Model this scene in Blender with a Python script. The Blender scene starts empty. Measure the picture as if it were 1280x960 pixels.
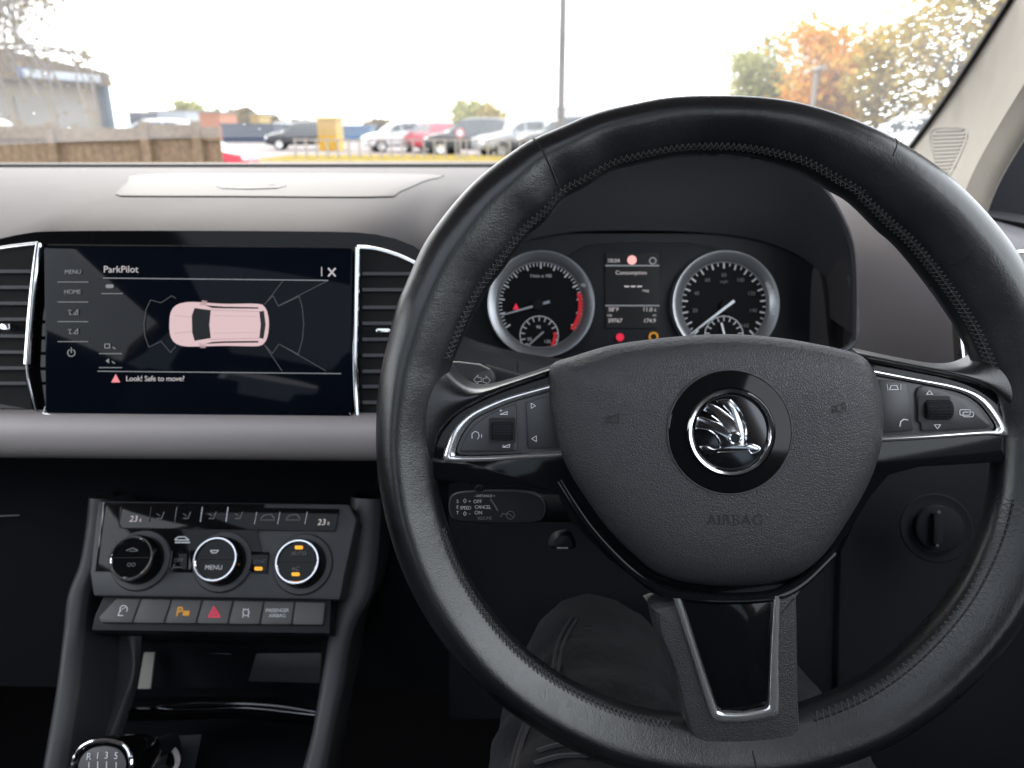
import bpy, bmesh, math, random
from mathutils import Vector, Matrix, noise
from mathutils.bvhtree import BVHTree
random.seed(7)
R = math.radians
S = bpy.context.scene
COL = S.collection
# ------------------------------------------------------------------ camera, world, sun, exposure
EXP = 2.25
F = 950.0; PITCH = R(18.7); CZ = 1.25
cam = bpy.data.cameras.new('camera'); co = bpy.data.objects.new('camera', cam); COL.objects.link(co)
co.location = (0, 0, CZ); co.rotation_euler = (R(90) - PITCH, 0, 0)
cam.sensor_width = 36; cam.lens = F / 1280 * 36; cam.clip_start = 0.01; cam.clip_end = 2000
cam.dof.use_dof = True; cam.dof.focus_distance = 0.41; cam.dof.aperture_fstop = 10.5
S.camera = co
S.view_settings.view_transform = 'Standard'; S.view_settings.look = 'None'
S.view_settings.exposure = EXP; S.view_settings.gamma = 1
S.cycles.use_denoising = True
S.cycles.max_bounces = 8; S.cycles.diffuse_bounces = 4; S.cycles.glossy_bounces = 4
S.cycles.transparent_max_bounces = 24; S.cycles.sample_clamp_indirect = 6
S.cycles.caustics_reflective = False; S.cycles.caustics_refractive = False
W = bpy.data.worlds.new('World'); S.world = W; W.use_nodes = True
nt = W.node_tree; bg = nt.nodes['Background']
sky = nt.nodes.new('ShaderNodeTexSky'); sky.sky_type = 'NISHITA'; sky.sun_disc = False
SUN_EL, SUN_AZ = R(42), R(-25)
sky.sun_elevation = SUN_EL; sky.sun_rotation = SUN_AZ; sky.dust_density = 4
mx = nt.nodes.new('ShaderNodeMixRGB'); mx.inputs[0].default_value = 0.8
mx.inputs[2].default_value = (9.0, 9.2, 9.6, 1)          # an even white cloud deck over the blue
nt.links.new(sky.outputs[0], mx.inputs[1]); nt.links.new(mx.outputs[0], bg.inputs[0])
bg.inputs[1].default_value = 0.12
sl = bpy.data.lights.new('sun', 'SUN'); sl.energy = 1.2; sl.angle = R(25); sl.color = (1, .95, .88)
so = bpy.data.objects.new('sun', sl); COL.objects.link(so)
so.rotation_euler = Vector((math.sin(SUN_AZ) * math.cos(SUN_EL), math.cos(SUN_AZ) * math.cos(SUN_EL), math.sin(SUN_EL))).to_track_quat('Z', 'Y').to_euler()
# ------------------------------------------------------------------ measuring frame
cp, sp = math.cos(PITCH), math.sin(PITCH)
AX = Vector((1, 0, 0)); AU = Vector((0, sp, cp)); AF = Vector((0, cp, -sp)); CAM = Vector((0, 0, CZ))
def ray(px, py): return AX * ((px - 640) / F) + AU * ((480 - py) / F) + AF
def P(px, py, d): return CAM + ray(px, py) * d
def PY(px, py, Y): r = ray(px, py); return CAM + r * (Y / r.y)
def PZ(px, py, z): r = ray(px, py); return CAM + r * ((z - CZ) / r.z)
class Plane:
    """flat working surface of a real panel: a centre point and a normal (given as right, up, toward driver)"""
    def __init__(s, px, py, d, n=(0, 0, 1)):
        s.o = P(px, py, d); s.n = (AX * n[0] + AU * n[1] - AF * n[2]).normalized()
        s.u = (AX - s.n * AX.dot(s.n)).normalized(); s.v = s.n.cross(s.u).normalized(); s.d = d
    def at(s, px, py, h=0):
        r = ray(px, py); o = s.o + s.n * h
        return CAM + r * ((o - CAM).dot(s.n) / r.dot(s.n))
    def uv(s, u, v, h=0): return s.o + s.u * u + s.v * v + s.n * h
# ------------------------------------------------------------------ materials
MATS = {}
def mat(name, col, rough=.5, metal=0, spec=.5, bump=None, var=None, coat=0, emit=None, estr=1, sheen=0):
    m = bpy.data.materials.new(name); m.use_nodes = True; t = m.node_tree; b = t.nodes['Principled BSDF']
    c = (*col, 1) if len(col) == 3 else col
    b.inputs['Base Color'].default_value = c; b.inputs['Roughness'].default_value = rough
    b.inputs['Metallic'].default_value = metal; b.inputs['Specular IOR Level'].default_value = spec
    b.inputs['Coat Weight'].default_value = coat; b.inputs['Coat Roughness'].default_value = .05
    b.inputs['Sheen Weight'].default_value = sheen
    if emit: b.inputs['Emission Color'].default_value = (*emit, 1); b.inputs['Emission Strength'].default_value = estr / 2 ** EXP
    tc = t.nodes.new('ShaderNodeTexCoord')
    if var:        # (scale, amount) mottled colour, (.. , rough amount)
        n = t.nodes.new('ShaderNodeTexNoise'); n.inputs['Scale'].default_value = var[0]; n.inputs['Detail'].default_value = 5
        t.links.new(tc.outputs['Object'], n.inputs['Vector'])
        r = t.nodes.new('ShaderNodeValToRGB'); a = var[1]
        r.color_ramp.elements[0].position = .3; r.color_ramp.elements[1].position = .7
        r.color_ramp.elements[0].color = (*[max(0, x * (1 - a)) for x in c[:3]], 1)
        r.color_ramp.elements[1].color = (*[min(1, x * (1 + a)) for x in c[:3]], 1)
        t.links.new(n.outputs['Fac'], r.inputs[0]); t.links.new(r.outputs[0], b.inputs['Base Color'])
        if len(var) > 2:
            mr = t.nodes.new('ShaderNodeMapRange'); mr.inputs[1].default_value = .3; mr.inputs[2].default_value = .7
            mr.inputs[3].default_value = max(0, rough - var[2]); mr.inputs[4].default_value = min(1, rough + var[2])
            t.links.new(n.outputs['Fac'], mr.inputs[0]); t.links.new(mr.outputs[0], b.inputs['Roughness'])
    if bump:       # list of (kind, scale, strength, distance)
        prev = None
        for kind, sc, st, dist in bump:
            if kind == 'vor':
                n = t.nodes.new('ShaderNodeTexVoronoi'); n.feature = 'DISTANCE_TO_EDGE'; n.inputs['Scale'].default_value = sc
                wn = t.nodes.new('ShaderNodeTexNoise'); wn.inputs['Scale'].default_value = sc * .6
                va = t.nodes.new('ShaderNodeVectorMath'); va.operation = 'MULTIPLY_ADD'
                va.inputs[1].default_value = (1.2 / sc,) * 3
                t.links.new(tc.outputs['Object'], wn.inputs['Vector']); t.links.new(wn.outputs['Color'], va.inputs[0])
                t.links.new(tc.outputs['Object'], va.inputs[2]); t.links.new(va.outputs[0], n.inputs['Vector'])
                pw = t.nodes.new('ShaderNodeMath'); pw.operation = 'MINIMUM'; pw.inputs[1].default_value = .28
                t.links.new(n.outputs['Distance'], pw.inputs[0]); out = pw.outputs[0]
            elif kind == 'wave':
                n = t.nodes.new('ShaderNodeTexWave'); n.inputs['Scale'].default_value = sc; n.bands_direction = 'DIAGONAL'
                n.inputs['Distortion'].default_value = 1
                t.links.new(tc.outputs['Object'], n.inputs['Vector']); out = n.outputs['Fac']
            else:
                n = t.nodes.new('ShaderNodeTexNoise'); n.inputs['Scale'].default_value = sc; n.inputs['Detail'].default_value = 4
                t.links.new(tc.outputs['Object'], n.inputs['Vector']); out = n.outputs['Fac']
            bp = t.nodes.new('ShaderNodeBump'); bp.inputs['Strength'].default_value = st; bp.inputs['Distance'].default_value = dist
            t.links.new(out, bp.inputs['Height'])
            if prev: t.links.new(prev, bp.inputs['Normal'])
            prev = bp.outputs[0]
        t.links.new(prev, b.inputs['Normal'])
    MATS[name] = m; return m
leather = mat('worn_leather', (.0095, .0097, .011), .30, spec=.8, bump=[('noise', 1300, .2, .0004), ('vor', 700, .17, .0005), ('noise', 180, .07, .0012), ('noise', 45, .06, .002)], var=(13, .2, .06))
grain = mat('grained_plastic', (.042, .041, .045), .45, spec=.5, bump=[('vor', 760, .6, .0011), ('noise', 1500, .2, .0003)])
dashp = mat('dash_plastic', (.090, .080, .082), .68, spec=.14, bump=[('vor', 900, .25, .0005)], var=(9, .07, .03))
lidp = mat('lid_plastic', (.14, .125, .122), .6, spec=.14, bump=[('vor', 900, .15, .0004)])
dark = mat('dark_plastic', (.013, .015, .019), .55, spec=.35, bump=[('noise', 900, .25, .0004)])
darkm = mat('matte_black_plastic', (.006, .0075, .011), .8, spec=.3, bump=[('noise', 700, .3, .0004)])
midp = mat('charcoal_plastic', (.060, .060, .066), .46, bump=[('noise', 1200, .25, .0004)], var=(25, .1, .04))
gloss = mat('piano_black', (.006, .006, .007), .07, spec=.22, bump=[('noise', 400, .02, .0002)])
glassb = mat('display_glass', (.004, .006, .011), .05, spec=.10)
chrome = mat('chrome', (.82, .82, .84), .1, metal=1, bump=[('noise', 120, .05, .0005)])
schrome = mat('satin_chrome', (.86, .85, .85), .17, metal=.86)
dchrome = mat('dark_chrome', (.32, .32, .34), .12, metal=1)
satin = mat('satin_silver_trim', (.50, .445, .435), .48, metal=.2, spec=.5, bump=[('noise', 2500, .1, .0002)])
ringm = mat('satin_dial_ring', (.42, .43, .45), .34, metal=.75)
trimc = mat('beige_pillar_trim', (.27, .245, .215), .75, spec=.3, bump=[('noise', 900, .3, .0005)], var=(30, .04))
headl = mat('headliner_cloth', (.66, .64, .62), .9, spec=.2, bump=[('noise', 1200, .4, .0006)])
seatm = mat('seat_cloth', (.03, .03, .034), .9, spec=.2, bump=[('noise', 700, .4, .001)])
carpet = mat('carpet', (.015, .015, .017), .95, spec=.1, bump=[('noise', 900, .8, .002)])
rubber = mat('rubber_seal', (.008, .008, .009), .6)
thread = mat('grey_thread', (.075, .075, .075), .8)
denim = mat('charcoal_denim', (.013, .0125, .015), .9, spec=.12, sheen=.12, bump=[('wave', 700, .5, .0008), ('noise', 260, .4, .0012), ('noise', 30, .4, .004)], var=(40, .3))
printw = mat('white_print', (.85, .85, .87), .5)
printd = mat('grey_print', (.2, .2, .21), .5)
emb = mat('embossed_print', (.012, .012, .014), .55)
ui = mat('screen_white', (0, 0, 0), .4, emit=(.85, .78, .80), estr=.62)
uid = mat('screen_grey', (0, 0, 0), .4, emit=(.55, .58, .62), estr=.42)
uidd = mat('screen_dim', (0, 0, 0), .4, emit=(.5, .55, .6), estr=.12)
uip = mat('screen_pink', (0, 0, 0), .4, emit=(.90, .64, .66), estr=.80)
uip2 = mat('screen_pink_shade', (0, 0, 0), .4, emit=(.75, .5, .52), estr=.5)
uik = mat('screen_black', (.004, .005, .006), .3)
red = mat('red_lamp', (.1, 0, 0), .4, emit=(1, .02, .08), estr=.7)
redd = mat('red_print', (.45, .02, .03), .5, emit=(1, .03, .05), estr=.22)
redlit = mat('red_legend', (.3, .02, .04), .5, emit=(1, .05, .12), estr=.5)
pinklamp = mat('pink_lamp', (.1, .1, .1), .4, emit=(1, .45, .42), estr=1.1)
amber = mat('amber_lamp', (.1, .05, 0), .4, emit=(1, .42, .02), estr=1.2)
amberd = mat('amber_lamp_dim', (.1, .05, 0), .4, emit=(1, .45, .03), estr=.45)
# glass: clear with a thin scattering film, added to veil the view with skylight
def glass_mat(name, film, tint, tcol=(.9, .92, .95)):
    m = bpy.data.materials.new(name); m.use_nodes = True; t = m.node_tree; t.nodes.clear()
    o = t.nodes.new('ShaderNodeOutputMaterial'); tr = t.nodes.new('ShaderNodeBsdfTransparent'); tr.inputs[0].default_value = (*tint, 1)
    tl = t.nodes.new('ShaderNodeBsdfTranslucent'); tl.inputs[0].default_value = (*tcol, 1)
    gl = t.nodes.new('ShaderNodeBsdfGlossy'); gl.inputs['Roughness'].default_value = .02; gl.inputs[0].default_value = (1, 1, 1, 1)
    m1 = t.nodes.new('ShaderNodeMixShader'); m2 = t.nodes.new('ShaderNodeMixShader'); fr = t.nodes.new('ShaderNodeMapRange'); lw = t.nodes.new('ShaderNodeLayerWeight'); pw = t.nodes.new('ShaderNodeMath'); pw.operation = 'POWER'; pw.inputs[1].default_value = 5; lw.inputs[0].default_value = .5
    t.links.new(lw.outputs['Facing'], pw.inputs[0]); t.links.new(pw.outputs[0], fr.inputs[0]); fr.inputs[3].default_value = .045; fr.inputs[4].default_value = 1
    n = t.nodes.new('ShaderNodeTexNoise'); n.inputs['Scale'].default_value = 6; n.inputs['Detail'].default_value = 6
    tc = t.nodes.new('ShaderNodeTexCoord'); mr = t.nodes.new('ShaderNodeMapRange')
    mr.inputs[1].default_value = .3; mr.inputs[2].default_value = .7; mr.inputs[3].default_value = film * .6; mr.inputs[4].default_value = film * 1.4
    t.links.new(tc.outputs['Object'], n.inputs[0]); t.links.new(n.outputs['Fac'], mr.inputs[0]); t.links.new(mr.outputs[0], m1.inputs[0])
    t.links.new(tr.outputs[0], m1.inputs[1]); t.links.new(tl.outputs[0], m1.inputs[2])
    t.links.new(fr.outputs[0], m2.inputs[0]); t.links.new(m1.outputs[0], m2.inputs[1]); t.links.new(gl.outputs[0], m2.inputs[2])
    t.links.new(m2.outputs[0], o.inputs[0]); return m
wsm = glass_mat('veiled_windscreen', .042, (.74, .765, .755))
sidem = glass_mat('side_glass', .01, (.9, .93, .92))
tintm = glass_mat('tinted_glass', .01, (.26, .31, .34))
tintr = glass_mat('added_skylight_glass', .01, (.30, .325, .35))
# ------------------------------------------------------------------ object helpers
ORG = {}
def setp(o, label=None, cat=None, group=None, kind=None):
    if label: o['label'] = label
    if cat: o['category'] = cat
    if group: o['group'] = group
    if kind: o['kind'] = kind
    return o
def thing(name, loc, label, cat, group=None):
    o = bpy.data.objects.new(name, None); COL.objects.link(o); o.location = loc; o.empty_display_size = .05
    ORG[o] = Vector(loc); return setp(o, label, cat, group)
def obj(name, vf, m, parent=None, smooth=True, bevel=0, sub=0, solid=0, **kw):
    vs, fs = vf[0], vf[1]
    vs = [Vector(v) for v in vs]
    if parent is not None: org = ORG[parent]
    else:
        lo = Vector([min(v[i] for v in vs) for i in range(3)]); hi = Vector([max(v[i] for v in vs) for i in range(3)])
        org = Vector(((lo.x + hi.x) / 2, (lo.y + hi.y) / 2, lo.z))
    me = bpy.data.meshes.new(name); me.from_pydata([v - org for v in vs], [], [list(f) for f in fs])
    bm = bmesh.new(); bm.from_mesh(me); bmesh.ops.recalc_face_normals(bm, faces=bm.faces)
    if bevel:
        es = [e for e in bm.edges if len(e.link_faces) == 2 and e.calc_face_angle(0) > .6]
        if es: bmesh.ops.bevel(bm, geom=es, offset=bevel, segments=2, profile=.5, affect='EDGES', clamp_overlap=True)
    bm.to_mesh(me); bm.free()
    if smooth:
        for p in me.polygons: p.use_smooth = True
    me.materials.append(m if not isinstance(m, (list, tuple)) else m[0])
    if smooth and hasattr(me, 'set_sharp_from_angle'): me.set_sharp_from_angle(angle=R(38))
    o = bpy.data.objects.new(name, me); COL.objects.link(o)
    if parent is not None:
        o.parent = parent; ORG[o] = org
    else: o.location = org; ORG[o] = org
    if solid: q = o.modifiers.new('s', 'SOLIDIFY'); q.thickness = solid; q.offset = -1
    if sub: q = o.modifiers.new('u', 'SUBSURF'); q.levels = sub; q.render_levels = sub
    return setp(o, **kw)
def join(*vfs):
    V, Fc = [], []
    for v, f in vfs:
        k = len(V); V += [Vector(x) for x in v]; Fc += [[i + k for i in q] for q in f]
    return V, Fc
def cr(pts, n, closed=False):
    """catmull-rom resample to n points, even in arc length"""
    pts = [Vector(p) for p in pts]; N = len(pts); fine = []
    segs = N if closed else N - 1
    for i in range(segs):
        if closed: a, b, c, d = pts[(i - 1) % N], pts[i], pts[(i + 1) % N], pts[(i + 2) % N]
        else: a, b, c, d = pts[max(i - 1, 0)], pts[i], pts[i + 1], pts[min(i + 2, N - 1)]
        for k in range(12):
            t = k / 12
            fine.append(.5 * ((2 * b) + (c - a) * t + (2 * a - 5 * b + 4 * c - d) * t * t + (3 * b - a - 3 * c + d) * t ** 3))
    fine.append(pts[0] if closed else pts[-1])
    L = [0]
    for i in range(1, len(fine)): L.append(L[-1] + (fine[i] - fine[i - 1]).length)
    out = []; j = 0; m = n if closed else n - 1
    for i in range(n):
        s = L[-1] * i / m
        while j < len(L) - 2 and L[j + 1] < s: j += 1
        t = (s - L[j]) / max(1e-12, L[j + 1] - L[j]); out.append(fine[j].lerp(fine[j + 1], min(1, t)))
    return out
def sub2(a, n=6):
    """smooth a row-major set without arc re-parametrisation (keeps columns matched)"""
    out = []; N = len(a)
    for i in range(N - 1):
        A, B, C, D = a[max(i - 1, 0)], a[i], a[i + 1], a[min(i + 2, N - 1)]
        for k in range(n):
            t = k / n; out.append(.5 * ((2 * B) + (C - A) * t + (2 * A - 5 * B + 4 * C - D) * t * t + (3 * B - A - 3 * C + D) * t ** 3))
    out.append(a[-1]); return out
def grid(rows, closed=False):
    n = len(rows[0]); V = [v for r in rows for v in r]; Fc = []
    for i in range(len(rows) - 1):
        for j in range(n if closed else n - 1):
            k = (j + 1) % n; Fc.append([i * n + j, i * n + k, (i + 1) * n + k, (i + 1) * n + j])
    return V, Fc
def loft(rows, n=24, m=5, even=False):
    rs = [(cr(r, n) if even else sub2([Vector(p) for p in r], n)) for r in rows]
    cols = list(zip(*rs)); cols = [sub2(list(c), m) for c in cols]
    return grid([list(r) for r in zip(*cols)])
def prism(top, nrm, th, capb=True):
    """plate: outline points of the front face, pushed back by th along -nrm"""
    n = len(top); V = [Vector(p) for p in top] + [Vector(p) - nrm * th for p in top]
    Fc = [list(range(n))] + [[i, (i + 1) % n, n + (i + 1) % n, n + i] for i in range(n)]
    if capb: Fc.append(list(range(2 * n - 1, n - 1, -1)))
    return V, Fc
def plate(pl, px, h, th, smoothn=0):
    pts = [pl.at(x, y, h) for x, y in px]
    if smoothn: pts = cr(pts, smoothn, True)
    return prism(pts, pl.n, th)
def rpx(x0, y0, x1, y1, r=0, k=4, sk=0):
    """rounded rectangle in px"""
    if r == 0: return [(x0, y0), (x1, y0), (x1, y1), (x0, y1)]
    out = []
    for cx, cy, a in ((x1 - r, y0 + r, -90), (x1 - r, y1 - r, 0), (x0 + r, y1 - r, 90), (x0 + r, y0 + r, 180)):
        for i in range(k + 1):
            t = R(a + 90 * i / k); out.append((cx + r * math.cos(t), cy + r * math.sin(t)))
    return out
def tube(pts, rad, k=8, closed=False, flat=1.0, nrm=None, cap=True):
    pts = [Vector(p) for p in pts]; N = len(pts); rows = []
    for i, p in enumerate(pts):
        if closed: t = pts[(i + 1) % N] - pts[(i - 1) % N]
        else: t = pts[min(i + 1, N - 1)] - pts[max(i - 1, 0)]
        t = t.normalized() if t.length > 1e-9 else Vector((0, 0, 1))
        up = nrm if nrm is not None else (Vector((0, 0, 1)) if abs(t.z) < .95 else Vector((1, 0, 0)))
        s = t.cross(up).normalized(); w = s.cross(t).normalized()
        r = rad[i] if isinstance(rad, (list, tuple)) else rad
        rows.append([p + s * (math.cos(2 * math.pi * j / k) * r) + w * (math.sin(2 * math.pi * j / k) * r * flat) for j in range(k)])
    if closed: rows.append(rows[0])
    V, Fc = grid(rows, True)
    if not closed and cap: Fc += [list(range(k)), list(range((N - 1) * k + k - 1, (N - 1) * k - 1, -1))]
    return V, Fc
def lathe(prof, o, ax, u, k=40, sx=1):
    """prof: list of (radius, height) revolved about ax through o"""
    w = ax.cross(u).normalized(); rows = []
    for r, h in prof:
        rows.append([o + ax * h + (u * math.cos(2 * math.pi * j / k) + w * math.sin(2 * math.pi * j / k)) * max(r, 1e-5) for j in range(k)])
    return grid(rows, True)
def box(c, s, rot=None):
    V = [Vector((x * s[0] / 2, y * s[1] / 2, z * s[2] / 2)) for x in (-1, 1) for y in (-1, 1) for z in (-1, 1)]
    if rot is not None: V = [rot @ v for v in V]
    return [v + Vector(c) for v in V], [[0, 1, 3, 2], [4, 6, 7, 5], [0, 4, 5, 1], [2, 3, 7, 6], [0, 2, 6, 4], [1, 5, 7, 3]]
def puff(outline, cen, nrm, prof, n=96):
    """domed pad: outline shrinks to the centre while rising. prof: (scale, height)"""
    ol = cr(outline, n, True); rows = [[cen + (p - cen) * s + nrm * h for p in ol] for s, h in prof]
    V, Fc = grid(rows, True); k = len(V); V.append(cen + nrm * prof[-1][1])
    b = (len(prof) - 1) * n; Fc += [[b + i, b + (i + 1) % n, k] for i in range(n)]
    return V, Fc
def textm(s, o, u, v, size, ext=.00008, align='CENTER', shear=0, sp_=1):
    c = bpy.data.curves.new('t', 'FONT'); c.body = s; c.size = size; c.align_x = align; c.align_y = 'CENTER'; c.extrude = ext
    c.resolution_u = 3; c.shear = shear; c.space_character = sp_
    ob = bpy.data.objects.new('t', c); COL.objects.link(ob); dg = bpy.context.evaluated_depsgraph_get(); dg.update()
    me = bpy.data.meshes.new_from_object(ob.evaluated_get(dg)); n = u.cross(v)
    V = [o + u * x.co.x + v * x.co.y + n * x.co.z for x in me.vertices]; Fc = [list(p.vertices) for p in me.polygons]
    bpy.data.objects.remove(ob); bpy.data.meshes.remove(me); return V, Fc
def text(s, pl, px, py, hpx, m, parent, h=.001, align='CENTER', name='lettering', rot=0, **k):
    u = pl.u * math.cos(rot) + pl.v * math.sin(rot); v = pl.v * math.cos(rot) - pl.u * math.sin(rot)
    return obj(name, textm(s, pl.at(px, py, h), u, v, hpx / .7 * pl.d / F, align=align, **k), m, parent, smooth=False)
def tpart(s, pl, px, py, hpx, h=.001, align='CENTER', rot=0, **k):
    u = pl.u * math.cos(rot) + pl.v * math.sin(rot); v = pl.v * math.cos(rot) - pl.u * math.sin(rot)
    return textm(s, pl.at(px, py, h), u, v, hpx / .7 * pl.d / F, align=align, **k)
def line(pl, pts, w, h=.001, closed=False):
    """thin drawn line of w px on a plane"""
    hw = w / 2 * pl.d / F; out = []
    q = [pl.at(x, y, h) for x, y in pts]
    if closed: q.append(q[0])
    for a, b in zip(q, q[1:]):
        t = (b - a).normalized(); s = t.cross(pl.n) * hw; e = t * hw * .5
        out.append(prism([a - e + s, b + e + s, b + e - s, a - e - s], pl.n, .0003))
    return join(*out)
def circ(cx, cy, r, n=24, a0=0, a1=360):
    return [(cx + r * math.cos(R(a0 + (a1 - a0) * i / n)), cy + r * math.sin(R(a0 + (a1 - a0) * i / n))) for i in range(n if a1 - a0 == 360 else n + 1)]
def offs(px, d):
    """inset a px outline by d (positive = inward for clockwise-on-screen outlines)"""
    n = len(px); out = []
    area = sum(px[i][0] * px[(i + 1) % n][1] - px[(i + 1) % n][0] * px[i][1] for i in range(n)); sg = 1 if area > 0 else -1
    for i in range(n):
        a = Vector(px[i - 1]); b = Vector(px[i]); c = Vector(px[(i + 1) % n])
        e1 = (b - a).normalized(); e2 = (c - b).normalized()
        n1 = Vector((-e1.y, e1.x)) * sg; n2 = Vector((-e2.y, e2.x)) * sg
        m_ = (n1 + n2); m_ = m_.normalized() if m_.length > 1e-6 else n1
        out.append(tuple(b + m_ * d / max(.5, m_.dot(n1))))
    return out
def ringplate(pl, outer, inner, h, th):
    n = len(outer); a = [pl.at(x, y, h) for x, y in outer]; b = [pl.at(x, y, h) for x, y in inner]
    mid = [(p + q) / 2 + pl.n * .0008 for p, q in zip(a, b)]
    a2 = [p - pl.n * th for p in a]; b2 = [p - pl.n * th for p in b]
    V, Fc = grid([a2, a, mid, b, b2], True); return V, Fc
def copy_tree(o, parent=None):
    c = o.copy(); COL.objects.link(c); c.parent = parent
    for ch in list(o.children): copy_tree(ch, c)
    return c

# ================================================================== STRUCTURE OUTSIDE
asph = mat('car_park_asphalt', (.17, .155, .15), .95, spec=.05, bump=[('noise', 60, .5, .01)], var=(1.2, .2))
grassm = mat('grass_verge', (.19, .15, .05), .95, spec=.0, bump=[('noise', 30, .8, .05)], var=(2, .35))
pathm = mat('pale_concrete', (.33, .29, .26), .9, spec=.05, var=(.6, .12))
whitel = mat('road_paint', (.75, .75, .75), .7)
def quad(x0, y0, x1, y1, z, n=1):
    return [(x0, y0, z), (x1, y0, z), (x1, y1, z), (x0, y1, z)], [[0, 1, 2, 3]]
obj('ground', quad(-900, -300, 900, 1500, 0), asph, kind='structure')
obj('road', quad(-14, 15.2, 60, 25, .012), pathm, kind='structure')
gv = obj('grass_verge', quad(-9.5, 27.2, 60, 34.5, .10), grassm, kind='structure')
obj('kerb', box((25.3, 27.14, .06), (69.6, .12, .13)), pathm, kind='structure', smooth=False)

# ================================================================== CABIN SHELL
CX = -.26
def shell():
    # headliner, floor, door panels, rear
    Z = 1.56
    def roofz(x): return Z + .015 - .095 * min(1, abs(x - CX) / .62) ** 2.2
    def roofpart(x0, x1, y0, y1, dz, nx=8):
        return grid([[Vector((x0 + (x1 - x0) * i / nx, y, roofz(x0 + (x1 - x0) * i / nx) + dz)) for i in range(nx + 1)] for y in (y0, (y0 + y1) / 2, y1)])
    SX, S0, S1 = .37, -1.05, .18
    hole = [(CX - .62, CX - SX, -1.75, .64), (CX + SX, CX + .62, -1.75, .64), (CX - SX, CX + SX, S1, .64), (CX - SX, CX + SX, -1.75, S0)]
    obj('headliner', join(*[roofpart(*q, 0) for q in hole]), headl, label='pale cloth headliner around the added glass roof panel', cat='roof lining')
    obj('car_roof', join(*[roofpart(*q, .04) for q in hole]), dark, label='dark outer roof skin of the car above the headliner', cat='car roof')
    obj('added_skylight', roofpart(CX - SX, CX + SX, S0, S1, .02), tintr, label='unseen tinted glass roof panel added to let skylight down on the wheel', cat='glass roof')  # unseen panel, added so soft light falls from above on wheel and hub
    obj('cabin_floor', box((CX, -.1, .30), (1.7, 3.6, .05)), carpet, label='dark carpeted floor of the footwells', cat='car floor')
    obj('bulkhead', box((CX, 1.38, .72), (1.75, .06, .84)), darkm, label='dark bulkhead wall behind the dashboard and footwells', cat='bulkhead')
    obj('tailgate_panel', box((CX, -1.9, .76), (1.6, .08, .92)), darkm, label='dark lower lining of the tailgate behind the rear seats', cat='tailgate')
    obj('rear_window', [(CX - .62, -1.9, 1.14), (CX + .62, -1.9, 1.14), (CX + .5, -1.75, 1.5), (CX - .5, -1.75, 1.5)] and ([(CX - .62, -1.9, 1.14), (CX + .62, -1.9, 1.14), (CX + .5, -1.75, 1.5), (CX - .5, -1.75, 1.5)], [[0, 1, 2, 3]]), tintm,
        label='tinted rear window above the tailgate lining', cat='window')
    for s in (-1, 1):
        X = CX + s * .80
        side = 'passenger' if s < 0 else 'driver'
        t = thing('front_door', (X, .3, .35), f'dark front door lining with side window on the {side} side', 'door')
        prof = [(X - s * .02, .34), (X - s * .06, .5), (X - s * .075, .8), (X - s * .05, .86), (X - s * .04, 1.10), (X - s * .01, 1.17), (X + s * .05, 1.19), (X + s * .07, .8), (X + s * .05, .34)]
        obj('door_panel', loft([[(x, y, z) for x, z in prof] for y in (-.42, 0, .4, .70)], 4, 2), midp if s > 0 else dark, t)
        obj('armrest', box((X - s * .09, .05, .80), (.09, .6, .05)), dark, t, bevel=.015)
        obj('side_window', ([(X, -.38, 1.185), (X, .66, 1.185), (X - s * .05, .60, 1.3), (X - s * .14, .5, 1.46), (X - s * .14, -.38, 1.50)], [[0, 1, 2, 3, 4]]), sidem, t)
        t = thing('rear_door', (X, -1, .35), f'dark rear door lining with tinted window on the {side} side', 'door')
        obj('door_panel', loft([[(x, y, z) for x, z in prof] for y in (-.46, -.9, -1.3, -1.86)], 4, 2), dark, t)
        obj('side_window', ([(X, -.50, 1.185), (X - s * .14, -.5, 1.50), (X - s * .14, -1.55, 1.48), (X, -1.84, 1.2)], [[0, 1, 2, 3]]), tintm, t)
        obj('footwell_side', box((X + s * .045, 1.05, .72), (.05, .76, .86)), darkm, smooth=False, label=f'dark side trim of the footwell on the {side} side', cat='footwell trim')
        obj('door_pillar', tube([(X + s * .0, -.44, 1.08), (X - s * .07, -.44, 1.3), (X - s * .16, -.44, 1.53)], .05, 10), trimc,
            label=f'pale centre pillar trim between the {side} side doors', cat='pillar trim')
        obj('roof_rail_trim', tube([(X - s * .1, .75, 1.44), (X - s * .16, .5, 1.52), (X - s * .17, -.4, 1.54), (X - s * .17, -1.7, 1.50)], .045, 10), trimc,
            label=f'pale roof edge trim above the {side} side doors', cat='roof trim')
    # seats
    def seat(x, y, lab):
        t = thing('front_seat', (x, y, .33), lab, 'car seat')
        obj('seat_cushion', box((x, y + .22, .53), (.50, .52, .15)), seatm, t, bevel=.05)
        rot = Matrix.Rotation(R(-20), 3, 'X').inverted()
        obj('backrest', box((x, y - .17, .88), (.50, .13, .66), Matrix.Rotation(R(20), 3, 'X')), seatm, t, bevel=.05)
        obj('headrest', box((x, y - .31, 1.30), (.26, .09, .19), Matrix.Rotation(R(10), 3, 'X')), seatm, t, bevel=.035)
        obj('seat_base', box((x, y + .2, .40), (.44, .46, .12)), darkm, t, bevel=.01)
    seat(.11, -.16, 'dark cloth driver seat under the seated person')
    seat(-.63, -.16, 'dark cloth passenger seat beside the centre console')
    t = thing('rear_seat', (CX, -1.1, .33), 'dark cloth rear bench seat across the cabin', 'car seat')
    obj('seat_cushion', box((CX, -.95, .55), (1.3, .5, .18)), seatm, t, bevel=.05)
    obj('backrest', box((CX, -1.27, .92), (1.3, .14, .6), Matrix.Rotation(R(18), 3, 'X')), seatm, t, bevel=.05)
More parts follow.
